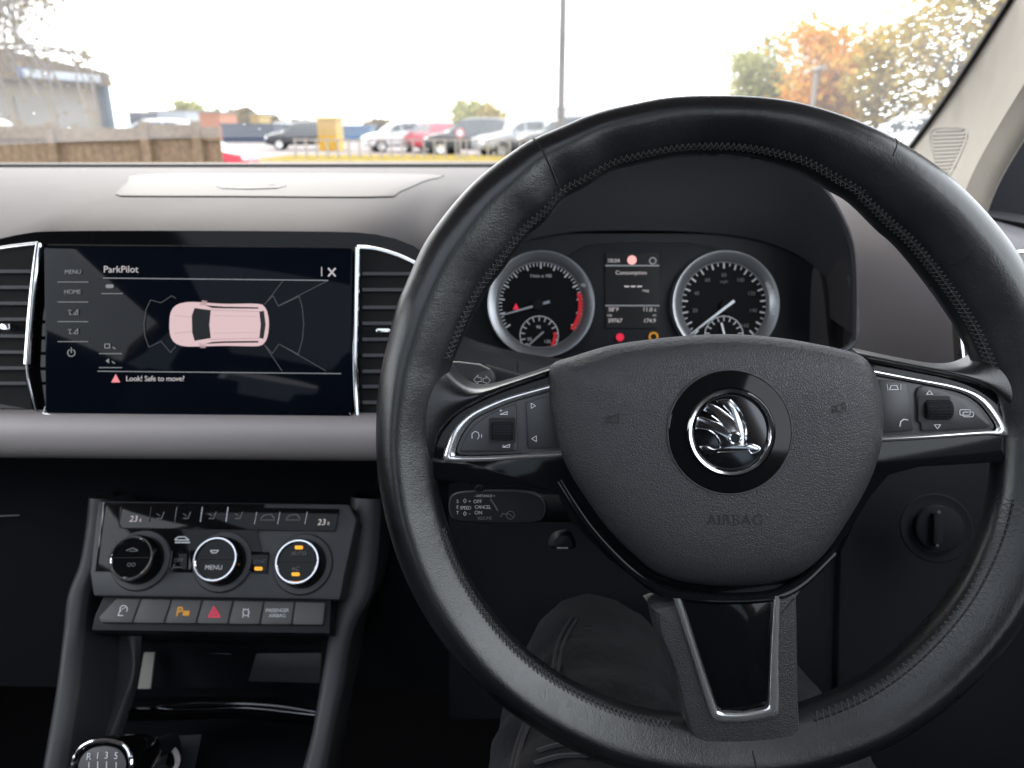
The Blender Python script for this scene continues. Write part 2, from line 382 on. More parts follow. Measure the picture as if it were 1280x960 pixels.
    for dx in (-.42, .42): obj('headrest', box((CX + dx, -1.37, 1.27), (.26, .09, .17)), seatm, t, bevel=.03)
shell()

# windscreen, pillars, header
WY, WZ, WT = 1.30, 1.187, .577
def ws(px, py, off=0):
    r = ray(px, py); t = (WZ + WT * WY - CZ - off) / (r.z + WT * r.y); return CAM + r * t
def wsY(x, Y): return Vector((x, Y, WZ + WT * (WY - Y)))
e = [(1129, 195), (1184, 120), (1262, 0), (1345, -130)]
EDG = [ws(*q) for q in e]
EDG = cr(EDG, 16)
wt = thing('windscreen', (CX, WY, WZ), 'windscreen with added haze film and dust specks above the dashboard, wet with droplets at its right edge', 'windscreen')
L = [Vector((2 * CX - p.x, p.y, p.z)) for p in EDG]
rows = [[L[i].lerp(EDG[i], t / 20) + Vector((0, .05 * math.sin(math.pi * t / 20) , .03 * math.sin(math.pi * t / 20))) for t in range(21)] for i in range(16)]
obj('glass', grid(rows), wsm, wt)
obj('seal', tube([p + Vector((.012, 0, 0)) for p in EDG], .011, 8, nrm=Vector((0, -.5, .87)), flat=.5), rubber, wt)
obj('seal', tube([p - Vector((.004, 0, 0)) for p in L], .010, 8), rubber, wt)
# black serrated frit beside the pillar
fr = []
for i in range(90):
    t = i / 90 * 15; k = int(t); p = EDG[k].lerp(EDG[min(k + 1, 15)], t - k)
    fr.append(box(p + Vector((.0, 0, 0)) + Vector((-.0035, -.004, -.004)), (.006, .004, .004), Matrix.Rotation(R(30), 3, 'X')))
obj('frit_band', join(*fr), rubber, wt, smooth=False)
# base cowl line
obj('cowl', tube([(x, WY - .012 + .012 * math.cos((x - CX) * 1.5), WZ + .0005) for x in [CX - .95 + i * .1 for i in range(20)]], .0065, 8), rubber, wt)
# droplets
dm = bpy.data.materials.new('water_drop'); dm.use_nodes = True; b_ = dm.node_tree.nodes['Principled BSDF']
b_.inputs['Transmission Weight'].default_value = 1; b_.inputs['Roughness'].default_value = 0; b_.inputs['IOR'].default_value = 1.33
dv = []
for i in range(700):
    t = random.random(); k = min(14, int(t * 15)); p = EDG[k].lerp(EDG[k + 1], t * 15 - k)
    dx = -abs(random.gauss(0, .055)) - .012; r = random.choice([.001, .0014, .002, .003])
    q = p + Vector((dx, -.002, -.001)); n = Vector((0, -.5, -.87))
    if q.z < WZ + .012: continue
    uu = Vector((1, 0, 0))
    dv.append(lathe([(r, 0), (r * .85, r * .35), (r * .5, r * .55), (0.00001, r * .62)], q, n, uu, 7))
for i in range(16):
    t = random.random(); k = min(14, int(t * 15)); p = EDG[k].lerp(EDG[k + 1], t * 15 - k) + Vector((-.02 - random.random() * .07, -.002, -.001))
    if p.z < WZ + .03: continue
    pts = [p + Vector((random.uniform(-.004, .004) + j * random.uniform(-.002, .002), .0087 * .5 * j, -.005 * .5 * j)) for j in range(random.randint(3, 7))]
    dv.append(tube(pts, .0007, 5))
sp = []
for i in range(110):
    k = random.randint(0, 14); f = random.random(); p = L[k].lerp(EDG[k], .12 + .8 * f) + Vector((0, .05 * math.sin(math.pi * (.12 + .8 * f)) - .003, .03 * math.sin(math.pi * (.12 + .8 * f)) - .004 + random.uniform(0, .02)))
    r = random.choice([.0008, .0012, .002]); sp.append(lathe([(r, 0), (r * .5, .0002), (1e-5, .0003)], p, Vector((0, -.5, -.87)), Vector((1, 0, 0)), 6))
obj('dust_specks', join(*sp), glass_mat('dust', .35, (.8, .8, .8)), wt, kind='stuff')
dr = obj('droplets', join(*dv), dm, wt, kind='stuff')

# driver-side pillar trim, seen; its mirror image on the passenger side
c0 = [(1129, 195), (1184, 120), (1262, 0), (1345, -130)]
rowA = [ws(x + 3, y, .004) for x, y in c0]
rowB = [PY(x, y, Y) for x, y, Y in ((1150, 240, 1.10), (1212, 150, 1.02), (1290, 30, .86), (1385, -110, .66))]
rowC = [PY(x, y, Y) for x, y, Y in ((1165, 290, .98), (1232, 185, .92), (1312, 66, .76), (1420, -80, .58))]
rowD = [PY(x, y, Y) for x, y, Y in ((1215, 330, .86), (1248, 232, .80), (1330, 105, .66), (1450, -40, .50))]
rowE = [p + Vector((.004, .06, 0)) for p in rowD]
pt = thing('pillar_trim', rowD[0], 'pale beige pillar trim with ribbed speaker grille right of the steering wheel', 'pillar trim')
obj('trim_panel', loft([rowA, rowB, rowC, rowD, rowE], 8, 6), trimc, pt)
# ribbed grille on the pillar: thin ribs between rowA and rowB
PTL = loft([rowA, rowB, rowC, rowD, rowE], 8, 6)
PTB = BVHTree.FromPolygons([Vector(v) for v in PTL[0]], PTL[1])
def onp(x, y, o=.0):
    d = ray(x, y).normalized(); h = PTB.ray_cast(CAM, d); return (h[0] if h[0] is not None else PY(x, y, 1.05)) - d * o
gr = []
for i in range(13):
    f = i / 12; y = 163.5 + f * 57
    xl = 1165.5 + (5 if i == 0 else 0) + f * 6; xr = 1208 - (f ** 1.3) * 25 - (3 if i == 0 else 0)
    gr.append(tube([onp(xl + (xr - xl) * k / 6, y + 1 - 1.5 * k / 6, -.0003) for k in range(7)], .0013, 6))
gr.append(tube(cr([onp(x, y, 0) for x, y in ((1171, 161), (1206, 161), (1210, 170), (1203, 190), (1186, 222), (1173, 222), (1168, 200), (1163, 172))], 50, True), .0009, 5, closed=True))
obj('speaker_grille', join(*gr), mat('grille_beige', (.20, .185, .17), .8), pt)
mir = lambda row: [Vector((2 * CX - p.x, p.y, p.z)) for p in row]
obj('pillar_trim', loft([mir(r) for r in (rowA, rowB, rowC, rowD, rowE)], 8, 6), trimc, label='pale beige pillar trim beside the passenger window', cat='pillar trim')
hy = EDG[-1].y; hz = EDG[-1].z
obj('windscreen_header', loft([[(x, hy + .0, hz - .0) for x in (-1.1, CX, .58)], [(x, hy - .05, hz - .03) for x in (-1.1, CX, .58)], [(x, .60, 1.565) for x in (-1.1, CX, .58)], [(x, .66, 1.6) for x in (-1.1, CX, .58)]], 3, 3), headl,
    label='pale header trim between windscreen and headliner', cat='header trim')

# ================================================================== DASHBOARD
db = thing('dashboard', (CX, .75, 1.0), 'dark grey grained dashboard with a lidded tray on top and a silver trim strip', 'dashboard')
cols = [(-900,), (-500,), (-250,), (-60,), (60,), (250,), (450,), (560,), (700,), (900,), (1060,), (1150,), (1260,), (1420,)]
def rowf(fn):  # fn(worldx)->(Y,z)
    out = []
    for x in [-1.12, -.85, -.62, -.48, -.40, -.36, -.24, -.125, -.085, -.066, -.050, 0, .1, .2, .262, .276, .293, .31, .34, .37, .44, .50]:
        Y, z = fn(x)
        if -.055 < x < .28: Y = max(Y, .84)
        out.append(Vector((x, Y, z)))
    return out
def sm(x, a, b): t = max(0, min(1, (x - a) / (b - a))); return t * t * (3 - 2 * t)
def blend(l, r, x):
    """left/centre section l, driver section r"""
    k = sm(x, -.13, .02); return (l[0] * (1 - k) + r[0] * k, l[1] * (1 - k) + r[1] * k)
def ldrop(x): return -.10 * sm(-x, .385, .60)
def lo(x): return -.020 * sm(x, -.14, -.04)
DR = [
    (( 1.33, 1.187), (1.33, 1.187)), ((1.20, 1.187), (1.2, 1.187)), ((1.0, 1.189), (1.02, 1.186)),
    ((.85, 1.189), (.88, 1.175)), ((.75, 1.186), (.79, 1.150)), ((.68, 1.179), (.735, 1.115)), ((.640, 1.168), (.700, 1.060)),
    ((.627, 1.158), (.672, 1.0)), ((.640, 1.150), (.635, .90))]
rows = []
for i, (l, r) in enumerate(DR):
    w = [0, 0, .0, .15, .4, .7, 1, 1, 1][i]
    rows.append(rowf(lambda x, l=l, r=r, w=w: blend((l[0] + .03 * w * sm(-x, .4, .7), l[1] + w * (ldrop(x) + lo(x))), r, x)))
DT = loft(rows, 4, 5)
obj('dash_top', DT, dashp, db)
DTB = BVHTree.FromPolygons([Vector(v) for v in DT[0]], DT[1])
def ondash(px, py, off=0):
    h = DTB.ray_cast(CAM, ray(px, py).normalized()); return (h[0] if h[0] is not None else PY(px, py, .9)) + Vector((0, 0, off))
lidpx = cr([Vector(q) for q in ((146, 244), (152, 236), (162, 227), (178, 219), (350, 217.5), (545, 219), (530, 227), (500, 240), (478, 247), (300, 246.5), (160, 246))], 80, True)
lc_ = Vector((340, 233)); rws = []
for s_, h_ in ((1, -.0005), (1, .0008), (.985, .0013), (.9, .0014), (.7, .0014), (.45, .0014), (.2, .0014), (.02, .0014)):
    rws.append([ondash(lc_.x + (p.x - lc_.x) * s_, lc_.y + (p.y - lc_.y) * s_, h_) for p in lidpx])
obj('tray_lid', grid(rws, True), lidp, db)
obj('lid_groove', tube([ondash(p.x, p.y, .0003) for p in lidpx], .0010, 6, closed=True), rubber, db)
obj('lid_handle', tube([ondash(x, y, .0016) for x, y in ((274, 235), (280, 237.5), (312, 238.5), (345, 237.5), (356, 234.5))], .0022, 8, flat=.5), midp, db)
# black band holding the vents and the screen
BP = Plane(248, 412, .613)
obj('centre_band', plate(BP, [(-900, 520)] + [tuple(p) for p in cr([Vector(q) for q in ((-900, 360), (-500, 350), (-200, 340), (-70, 320), (-10, 301), (25, 293), (70, 289), (250, 288.5), (430, 290), (475, 294), (510, 304), (535, 320), (548, 345))], 60)] + [(548, 530), (540, 532)], -.004, .05), gloss, db)
# silver strip: convex, across the whole dash
rs = []
for py0, d in ((514, .607), (520, .598), (532, .594), (548, .594), (562, .598), (571, .606), (574, .615)):
    rs.append([P(x, py0 + (x - 240) * .009, d) for x in (-900, -500, -200, 60, 240, 420, 560, 640)])
obj('silver_strip', loft(rs, 2, 3), satin, db)
rs = []
for py0, d in ((573, .612), (580, .64), (600, .69), (640, .72), (720, .74), (860, .76)):
    rs.append([P(x, py0 + (x - 240) * .009, d) for x in (-900, -500, -200, 60, 240, 420, 560, 700)])
obj('lower_dash', loft(rs, 2, 3), darkm, db)
obj('glovebox_seam', tube([P(-200, 642, .70), P(0, 645, .70), P(24, 644, .70)], .0006, 5), printd, db)
# driver side lower panel
KP = Plane(1180, 640, .60, (-.15, .1, 1))
obj('knee_panel', plate(KP, [(1000, 470), (1500, 470), (1500, 900), (900, 900), (560, 900), (560, 600), (640, 560)], -.03, .02), darkm, db, bevel=.003)
obj('fuse_cover', plate(KP, [(1050, 690), (1082, 620), (1112, 590), (1152, 580), (1280, 570), (1460, 560), (1460, 1150), (1040, 1150)], -.022, .01), darkm, db, bevel=.003)
# centre of the cluster area filler under the binnacle
rs = [[P(x, y, d) for x, y, d in r] for r in (
    [(540, 400, .68), (600, 428, .67), (690, 447, .67), (800, 455, .67), (950, 455, .67), (1075, 448, .67)],
    [(540, 425, .64), (600, 447, .635), (690, 460, .63), (800, 470, .63), (950, 470, .63), (1075, 475, .66)],
    [(540, 520, .62), (600, 520, .62), (690, 520, .62), (800, 520, .62), (950, 520, .62), (1075, 520, .66)])]
obj('column_surround', loft(rs, 3, 3), midp, db)
obj('panel_seam', tube([P(647, 452, .626), P(648, 470, .618), P(646, 500, .612)], .0006, 5), rubber, db)

# binnacle hood
hd = thing('instrument_hood', P(820, 300, .66), 'arched dark hood shading the instrument cluster behind the wheel', 'instrument hood')
lip = [(555, 420), (548, 370), (566, 310), (610, 255), (680, 214), (770, 191), (870, 187), (950, 196), (998, 211), (1028, 234), (1052, 270), (1067, 308), (1071, 360), (1070, 425)]
LD = .645
lipw = cr([P(x, y, LD) for x, y in lip], 49)
LC = P(815, 400, LD)
def arc_back(k, dy, sc, dz):
    return [Vector((LC.x + (p.x - LC.x) * sc, p.y + dy, p.z - dz * max(0, (p.z - 1.05) / .15))) for p in lipw]
ext = [[p for p in lipw], arc_back(0, .004, 1.012, -.003), arc_back(0, .03, 1.03, -.003), arc_back(0, .09, 1.06, .004), arc_back(0, .2, 1.12, .022), arc_back(0, .36, 1.2, .045), arc_back(0, .5, 1.25, .06)]
cols_ = [sub2([r[j] for r in ext], 3) for j in range(49)]
obj('hood_shell', grid([list(r) for r in zip(*cols_)]), dashp, hd)
inn = [(572, 418), (570, 372), (588, 330), (630, 284), (690, 256), (770, 246), (870, 248), (950, 263), (1000, 282), (1035, 308), (1052, 335), (1060, 370), (1062, 400), (1060, 432)]
innw = cr([P(x, y, .70) for x, y in inn], 49)
inn2 = cr([P(x, y, .735) for x, y in [(578, 418), (580, 380), (598, 345), (640, 308), (700, 292), (770, 288), (870, 290), (940, 298), (990, 315), (1020, 335), (1040, 360), (1050, 385), (1052, 405), (1050, 440)]], 49)
liq = [Vector((LC.x + (p.x - LC.x) * .99, p.y + .003, p.z - .002)) for p in lipw]
obj('hood_lining', grid([lipw, liq, [a.lerp(b, .5) + Vector((0, 0, .006)) for a, b in zip(liq, innw)], innw, inn2]), mat('hood_lining_plastic', (.075, .075, .085), .75, spec=.3, bump=[('noise', 900, .25, .0004)]), hd)
# light edge of the bezel right of the dials
obj('bezel_edge', tube(cr([P(x, y, .672) for x, y in ((1061, 345), (1064, 358), (1067, 375), (1070, 405), (1066, 428), (1052, 440))], 20), .003, 8), midp, hd)

# instrument cluster
cl = thing('instrument_cluster', P(790, 380, .75), 'twin dial instrument cluster with small lit display behind the wheel', 'instrument cluster')
CP = Plane(790, 380, .735)
obj('dial_panel', plate(CP, [(590, 292), (1000, 292), (1040, 330), (1052, 470), (575, 470), (578, 320)], -.006, .004), dark, cl)
obj('centre_plate', plate(CP, offs([(690, 345), (712, 318), (735, 306), (770, 303), (860, 303), (900, 310), (925, 325), (925, 450), (690, 450)], 0), -.002, .003), dark, cl, bevel=.0008)
bez = cr([P(x, y, d) for x, y, d in ((556, 395, .70), (562, 418, .69), (584, 437, .683), (621, 450, .68), (682, 455, .68), (720, 448, .68), (800, 440, .68))], 40)
obj('lower_bezel', tube(bez, .0045, 10), dark, cl)
def dial(cx, cy, ro, ri, nticks, a0, a1, kind):
    o = CP.at(cx, cy, 0); s = CP.d / F
    dl = obj('dial', lathe([(ri * s, -.0008), (1e-5, -.0008)], o, CP.n, CP.u, 48), mat('dial_face', (.006, .0065, .008), .6, spec=.12) if 'dial_face' not in MATS else MATS['dial_face'], cl)
    obj('dial_ring', lathe([(ri * s, -.002), (ri * s, .001), ((ri + 2.5) * s, .0035), ((ri + 5) * s, .0045), ((ro - 4) * s, .0075), ((ro - 1) * s, .008), (ro * s, .006), ((ro + .5) * s, -.004)], o, CP.n, CP.u, 72), ringm, dl)
    tk = []
    for i in range(nticks + 1):
        a = R(a0 + (a1 - a0) * i / nticks); big = i % (4 if kind == 't' else 2) == 0
        r0 = ri - (8.5 if big else 5.5); r1 = ri - 1.5
        w = .9 if big else .55; c_, s_ = math.cos(a), math.sin(a)
        q = [(cx + c_ * r - s_ * w * k, cy - s_ * r - c_ * w * k) for r, k in ((r0, 1), (r1, 1), (r1, -1), (r0, -1))]
        tk.append(plate(CP, q, 0, .0003))
    obj('tick_marks', join(*tk), printw, dl, smooth=False)
    obj('inner_ring', lathe([((ri - 1.2) * s, 0), ((ri - 1.2) * s, .0006), (ri * s, .0006)], o, CP.n, CP.u, 64), printd, dl)
    return dl
d1 = dial(676, 381, 67, 54, 48, 213, -33, 't')
d2 = dial(905, 381, 67, 54, 32, 225, -45, 's')
def needle(dl, x0, y0, x1, y1, w):
    L_ = math.hypot(x1 - x0, y1 - y0); nx, ny = -(y1 - y0) / L_, (x1 - x0) / L_
    obj('needle', plate(CP, [(x0 + nx * w, y0 + ny * w), (x1 + nx * w * .5, y1 + ny * w * .5), (x1 - nx * w * .5, y1 - ny * w * .5), (x0 - nx * w, y0 - ny * w)], .004, .001), ringm, dl, smooth=False)
needle(d1, 687, 377, 627, 394, 1.6); needle(d2, 918, 376, 863, 418, 1.7)
obj('needle_hub', lathe([(7 * .735 / F, 0), (7 * .735 / F, .004), (1e-5, .0045)], CP.at(672, 381, 0), CP.n, CP.u, 20), darkm, d1)
obj('needle_hub', lathe([(8 * .735 / F, 0), (8 * .735 / F, .0035), (1e-5, .004)], CP.at(908, 383, 0), CP.n, CP.u, 20), darkm, d2)
for dl, cx, cy, na in ((d1, 674, 419, (679, 415, 660, 432)), (d2, 905, 419, (902, 404, 906, 420))):
    r = 23; tk = []
    for i in range(13):
        a = R(215 - 250 * i / 12); c_, s_ = math.cos(a), math.sin(a)
        tk.append(line(CP, [(cx + c_ * (r - 5), cy - s_ * (r - 5)), (cx + c_ * r, cy - s_ * r)], 1.2, .0008))
    tk.append(line(CP, circ(cx, cy, r + 1, 24), 1.0, .0008, True))
    obj('small_gauge', join(*tk), printw, dl, smooth=False)
    obj('small_needle', line(CP, [na[:2], na[2:]], 2.2, .003), ringm, dl, smooth=False)
obj('red_zone', join(*[line(CP, circ(676, 381, 49.5, 12, -16 + 0, 37), 5, .0006)]), redd, d1, smooth=False)
obj('small_red_zone', line(CP, circ(674, 419, 20, 5, -8, 35), 4, .0012), redd, d1, smooth=False)
for q in (('1/min x 100', 676, 345, 4), ('90', 673, 409, 4), ('130', 684, 427, 4), ('50', 662, 424, 4)): obj('lettering', tpart(q[0], CP, q[1], q[2], q[3], .001), printw, d1, smooth=False)
nums = ['0', '20', '40', '60', '80', '100', '120', '140', '160']
obj('lettering', join(*[tpart(n_, CP, 905 + 37 * math.cos(R(225 - 270 * i / 8)), 381 - 37 * math.sin(R(225 - 270 * i / 8)), 4.6, .0005) for i, n_ in enumerate(nums)], tpart('mph', CP, 905, 352, 4, .0005)), printd, d2, smooth=False)
for q in (('90', 729, 357, 4, 0), ('100', 960, 357, 5, -60), ('120', 966, 388, 5, -85)): obj('lettering', tpart(q[0], CP, q[1], q[2], q[3], .009, rot=R(q[4])), printw, cl, smooth=False)
# centre display
obj('display', plate(CP, [(757, 316), (824, 316), (824, 410), (757, 410)], .0005, .001), uik, cl, smooth=False)
for q in (('10:04', 767, 326, 5), ('Consumption', 789, 341, 5), ('58°F', 767, 387, 5), ('11.0 c', 812, 387, 5), ('trip', 762, 394, 3), ('mi', 818, 394, 3), ('59767', 769, 401, 5), ('174.9', 812, 401, 5), ('mpg', 807, 363, 3.4)):
    obj('display_text', tpart(q[0], CP, q[1], q[2], q[3], .001), ui, cl, smooth=False)
for x in (781, 789, 797): obj('display_dash', line(CP, [(x, 358), (x + 5, 358)], 1.8), ui, cl, smooth=False)
for q in (332, 382): obj('display_line', line(CP, [(757, q), (824, q)], 1.5), uid, cl, smooth=False)
obj('display_icon', line(CP, circ(816, 326, 4, 10), 1.4, closed=True), uid, cl, smooth=False)
obj('warning_lamp', plate(CP, circ(790, 325, 5.8, 20), .0012, .0004), pinklamp, cl, smooth=False)
obj('warning_lamp', plate(CP, circ(775, 421.5, 5, 16) , .001, .0004), red, cl, smooth=False)
obj('warning_lamp', line(CP, circ(817, 421, 5, 16), 2.4, .001, True), amberd, cl, smooth=False)
obj('warning_lamp', plate(CP, [(645, 379), (649, 387), (641, 387)], .0045, .0004), red, d1, smooth=False)

# ================================================================== AIR VENTS
def vent(outline, ys, xl, xr, knob, trim, lab, grp='dashboard air vents', d=.607, skew=0):
    pl = Plane(248, 412, d); c = pl.at(sum(p[0] for p in outline) / len(outline), sum(p[1] for p in outline) / len(outline))
    t = thing('air_vent', c, lab, 'air vent', grp)
    obj('housing', plate(pl, outline, -.001, .012), mat('vent_cavity', (.003, .003, .0035), .8) if 'vent_cavity' not in MATS else MATS['vent_cavity'], t, smooth=False)
    sl_ = []
    for i, y in enumerate(ys):
        a = pl.at(xl(y), y + skew * -1, .004); b = pl.at(xr(y), y + skew, .004)
        sl_.append(prism([a, b, b - pl.v * .0026 , a - pl.v * .0026], pl.n, .003))
        a2, b2 = a - pl.v * .0026, b - pl.v * .0026
        sl_.append(([a, b, b + Vector((0, .010, -.004)), a + Vector((0, .010, -.004))], [[0, 1, 2, 3]]))
    obj('slats', join(*sl_), midp, t, smooth=False)
    for tr in trim: obj('chrome_trim', tube(cr([pl.at(x, y, h) for x, y, h in tr[0]], 24), tr[1], 8, flat=.6, nrm=pl.n), tr[2], t)
    if knob: obj('vane_knob', plate(pl, rpx(*knob, r=2.5), .009, .008), chrome, t, bevel=.0006)
    return t
vent([(-70, 318), (0, 309), (46, 304), (44, 330), (36, 400), (33, 460), (40, 512), (0, 505), (-70, 500)], [337, 357, 377, 397, 418, 438, 458, 477], lambda y: -70, lambda y: 40 - (y - 337) * .05, (0, 404, 12, 413),
     [([(-70, 322, .004), (0, 310, .004), (48, 304, .004)], .0013, chrome), ([(48, 304, .004), (42, 350, .006), (37, 400, .006), (33, 455, .006)], .0022, chrome),
      ([(51, 306, .002), (46, 350, .003), (41, 400, .003), (38, 455, .003)], .0007, dchrome),
      ([(33, 455, .006), (36, 480, .005), (46, 518, .003)], .0009, dchrome), ([(-70, 512, .004), (0, 516, .004), (46, 519, .004)], .0011, chrome)],
     'air vent with horizontal slats at the far left edge, left of the display')
vent([(449, 312), (480, 312), (510, 320), (535, 336), (560, 352), (560, 522), (449, 522)], [340, 360, 382, 402, 422, 442, 462, 481, 501], lambda y: 453, lambda y: 560, (470, 410, 488, 416),
     [([(447, 522, .004), (444, 460, .006), (445, 400, .006), (447, 309, .004)], .0022, chrome), ([(447, 309, .004), (470, 311, .004), (500, 320, .004), (530, 335, .004), (552, 350, .004)], .0014, chrome)],
     'air vent with horizontal slats between the display and the steering wheel')
VP = .66
vent([(1199, 375), (1300, 375), (1300, 480), (1205, 480)], [392, 408, 424, 440, 456], lambda y: 1206, lambda y: 1300, None,
     [([(1197, 372, .006), (1200, 400, .006), (1203, 430, .006), (1207, 465, .006)], .0021, chrome), ([(1260, 318, .01), (1290, 314, .01), (1350, 320, .01)], .0016, chrome)],
     'air vent with chrome edge at the right of the dashboard behind the wheel rim', d=.625)
# black mirror corner of the door and door top ledge
obj('mirror_corner', prism([PY(x, y, .99) for x, y in ((1215, 290), (1230, 232), (1245, 190), (1275, 150), (1400, 60), (1400, 310))], Vector((-.3, -.95, 0)).normalized(), .02), darkm, bevel=.003,
    label='black triangular mirror corner beyond the pillar trim', cat='mirror corner')
obj('door_ledge', loft([[PY(x, y, Y) for x, y, Y in r] for r in ([(1225, 270, .95), (1290, 283, .9), (1400, 300, .85)], [(1225, 284, .80), (1290, 298, .78), (1400, 320, .75)], [(1225, 340, .74), (1290, 350, .72), (1400, 370, .70)])], 4, 4), midp,
    label='grey door ledge running down from the mirror corner', cat='door trim')

# ================================================================== INFOTAINMENT SCREEN
sc = thing('infotainment_display', P(248, 412, .60), 'wide glass touchscreen showing a pink car outline, set in the middle of the dashboard', 'display')
SP = Plane(248, 412, .600)
obj('glass_panel', plate(SP, [(58, 307), (438, 310), (441, 314), (440, 520), (437, 523), (62, 520), (57, 514), (55, 311)], 0, .008), glassb, sc, bevel=.0006)
obj('chrome_line', join(tube([SP.at(60, 306, .0005), SP.at(250, 307.5, .0005), SP.at(438, 309.5, .0005)], .0006, 6)), dchrome, sc)
obj('chrome_line', tube(cr([SP.at(x, y, .001) for x, y in ((57, 508), (60, 515), (66, 518), (250, 521), (425, 522.5), (434, 521), (437, 516))], 30), .0005, 6), chrome, sc)
icons = [tpart('MENU', SP, 91, 340, 5.2), tpart('HOME', SP, 90.5, 365, 5.2)]
for yy, s_ in ((390, 'a'), (414, 'b')):
    icons += [line(SP, [(92, yy + 3), (97, yy + 3), (97, yy - 3), (92, yy + 3)], .7), line(SP, [(85, yy - 2), (89, yy - 2)], .8), line(SP, [(87, yy), (87, yy + 3), (90, yy + 3)], .7)]
icons += [line(SP, circ(89, 441, 4.5, 18, -60, 240), 1.0), line(SP, [(89, 434.5), (89, 441)], 1.0)]
obj('side_menu', join(*icons), uid, sc, smooth=False)
obj('menu_lines', join(*[line(SP, [(72, y), (110, y)], .8) for y in (352.5, 377.5, 402, 427)]), uid, sc, smooth=False)
obj('title', join(tpart('ParkPilot', SP, 151, 337, 8.4), line(SP, [(410.5, 335.5), (419, 345)], 2), line(SP, [(419, 335.5), (410.5, 345)], 2), line(SP, [(402, 334), (402, 345)], 1)), ui, sc, smooth=False)
obj('warning_text', join(tpart('Look! Safe to move?', SP, 194, 473.5, 6.6, sp_=.95)), ui, sc, smooth=False)
obj('divider_lines', join(line(SP, [(129, 347.5), (410, 350.5)], 1.1), line(SP, [(122, 464), (426, 467)], 1.0), line(SP, [(127, 367), (153, 367)], .9), line(SP, [(124, 442), (152, 442)], .9), line(SP, [(124, 459.5), (152, 459.5)], .9)), uid, sc, smooth=False)
obj('function_icons', join(plate(SP, rpx(132, 355.5, 142, 360, 2), .001, .0003), line(SP, [(131, 430), (137, 430), (137, 435), (131, 435)], 1, closed=True), line(SP, [(141, 434), (144, 436)], 1.2), plate(SP, [(132, 451), (136, 448), (136, 454)], .001, .0003), line(SP, [(140, 452), (143, 454)], 1.2)), uid, sc, smooth=False)
obj('warning_triangle', plate(SP, [(144.5, 467.5), (150, 478), (139, 478)], .001, .0003), mat('screen_red', (0, 0, 0), .4, emit=(1, .28, .32), estr=.9), sc, smooth=False)
k_ = lambda a: [(x / 2.286, 280 + y / 2.286) for x, y in a]
arcs = [line(SP, k_([(502, 212), (490, 205), (460, 225), (430, 217), (417, 245), (411, 285), (414, 320), (425, 352), (460, 335), (487, 367), (502, 350)]), .8),
        line(SP, k_([(755, 230), (780, 205), (795, 235), (855, 207), (864, 240), (868, 285), (864, 330), (852, 372), (797, 343), (778, 370), (755, 345)]), .8),
        line(SP, k_([(758, 228), (808, 163)]), .8), line(SP, k_([(797, 233), (935, 163)]), .8), line(SP, k_([(755, 345), (806, 420)]), .8), line(SP, k_([(797, 343), (932, 420)]), .8)]
obj('sensor_arcs', join(*arcs), uidd, sc, smooth=False)
cb = [(503, 232), (530, 224), (560, 223), (640, 228), (735, 228), (757, 238), (766, 262), (768, 290), (764, 322), (752, 343), (732, 349), (640, 348), (560, 350), (525, 349), (500, 340), (487, 320), (484, 286), (488, 252)]
ci = obj('car_graphic', plate(SP, [tuple(p) for p in cr([Vector(q) for q in k_(cb)], 60, True)], .001, .0003), uip, sc, smooth=False)
obj('car_graphic_glass', join(plate(SP, k_([(556, 240), (602, 246), (598, 288), (602, 326), (556, 334), (549, 310), (548, 262)]), .0014, .0002),
    plate(SP, k_([(741, 250), (754, 248), (759, 288), (753, 328), (741, 326), (745, 288)]), .0014, .0002),
    plate(SP, k_([(585, 232), (640, 236), (738, 238), (738, 242), (640, 241), (606, 240)]), .0014, .0002), plate(SP, k_([(585, 343), (640, 340), (738, 339), (738, 334), (640, 335), (606, 337)]), .0014, .0002)), uik, sc, smooth=False)
obj('car_graphic_mirrors', join(plate(SP, k_([(570, 232), (578, 218), (592, 220), (590, 232)]), .001, .0002), plate(SP, k_([(568, 340), (572, 354), (588, 354), (586, 342)]), .001, .0002)), uip2, sc, smooth=False)
obj('car_graphic_lines', join(line(SP, k_([(600, 246), (740, 250)]), .6, .0013), line(SP, k_([(600, 330), (740, 326)]), .6, .0013), line(SP, k_([(500, 262), (546, 266)]), .5, .0013), line(SP, k_([(500, 312), (546, 308)]), .5, .0013), line(SP, k_([(610, 262), (735, 264)]), .4, .0013), line(SP, k_([(610, 312), (735, 310)]), .4, .0013)), uip2, sc, smooth=False)

# ================================================================== CLIMATE PANEL AND CONSOLE
KN = Plane(275, 690, .62, (0, .34, .94))
cpn = thing('climate_panel', KN.o, 'black climate control panel with three chrome ringed knobs', 'control panel')
obj('panel', plate(KN, [(122, 626), (436, 630), (446, 650), (430, 722), (425, 750), (116, 745), (112, 716)], -.001, .03), midp, cpn, bevel=.002)
obj('gloss_face', plate(KN, [(130, 628), (330, 630), (322, 668), (334, 717), (120, 714)], .0004, .001), gloss, cpn, bevel=.0003)
obj('side_trim_line', tube([KN.at(130, 628, .001), KN.at(119, 715, .001)], .0006, 6), chrome, cpn)
obj('strip_recess', plate(KN, offs([(150, 632), (424, 636), (419, 664), (148, 660)], 0), .001, .001), gloss, cpn, bevel=.0004)
obj('strip_recess_edge', join(line(KN, [(152, 633), (148, 655), (152, 660), (190, 660)], .9, .0014), *[line(KN, [(x, 634), (x - 2.5, 652)], 1.1, .0014) for x in (189, 221, 253, 285)], *[line(KN, [(x, 640), (x - 3, 655)], .6, .0014) for x in (321, 350, 384)]), dchrome, cpn, smooth=False)
obj('temperature_display', join(tpart('23', KN, 167, 649, 7.5, .0015, shear=.1), tpart('0', KN, 175.5, 650.5, 4, .0015)), ui, cpn, smooth=False)
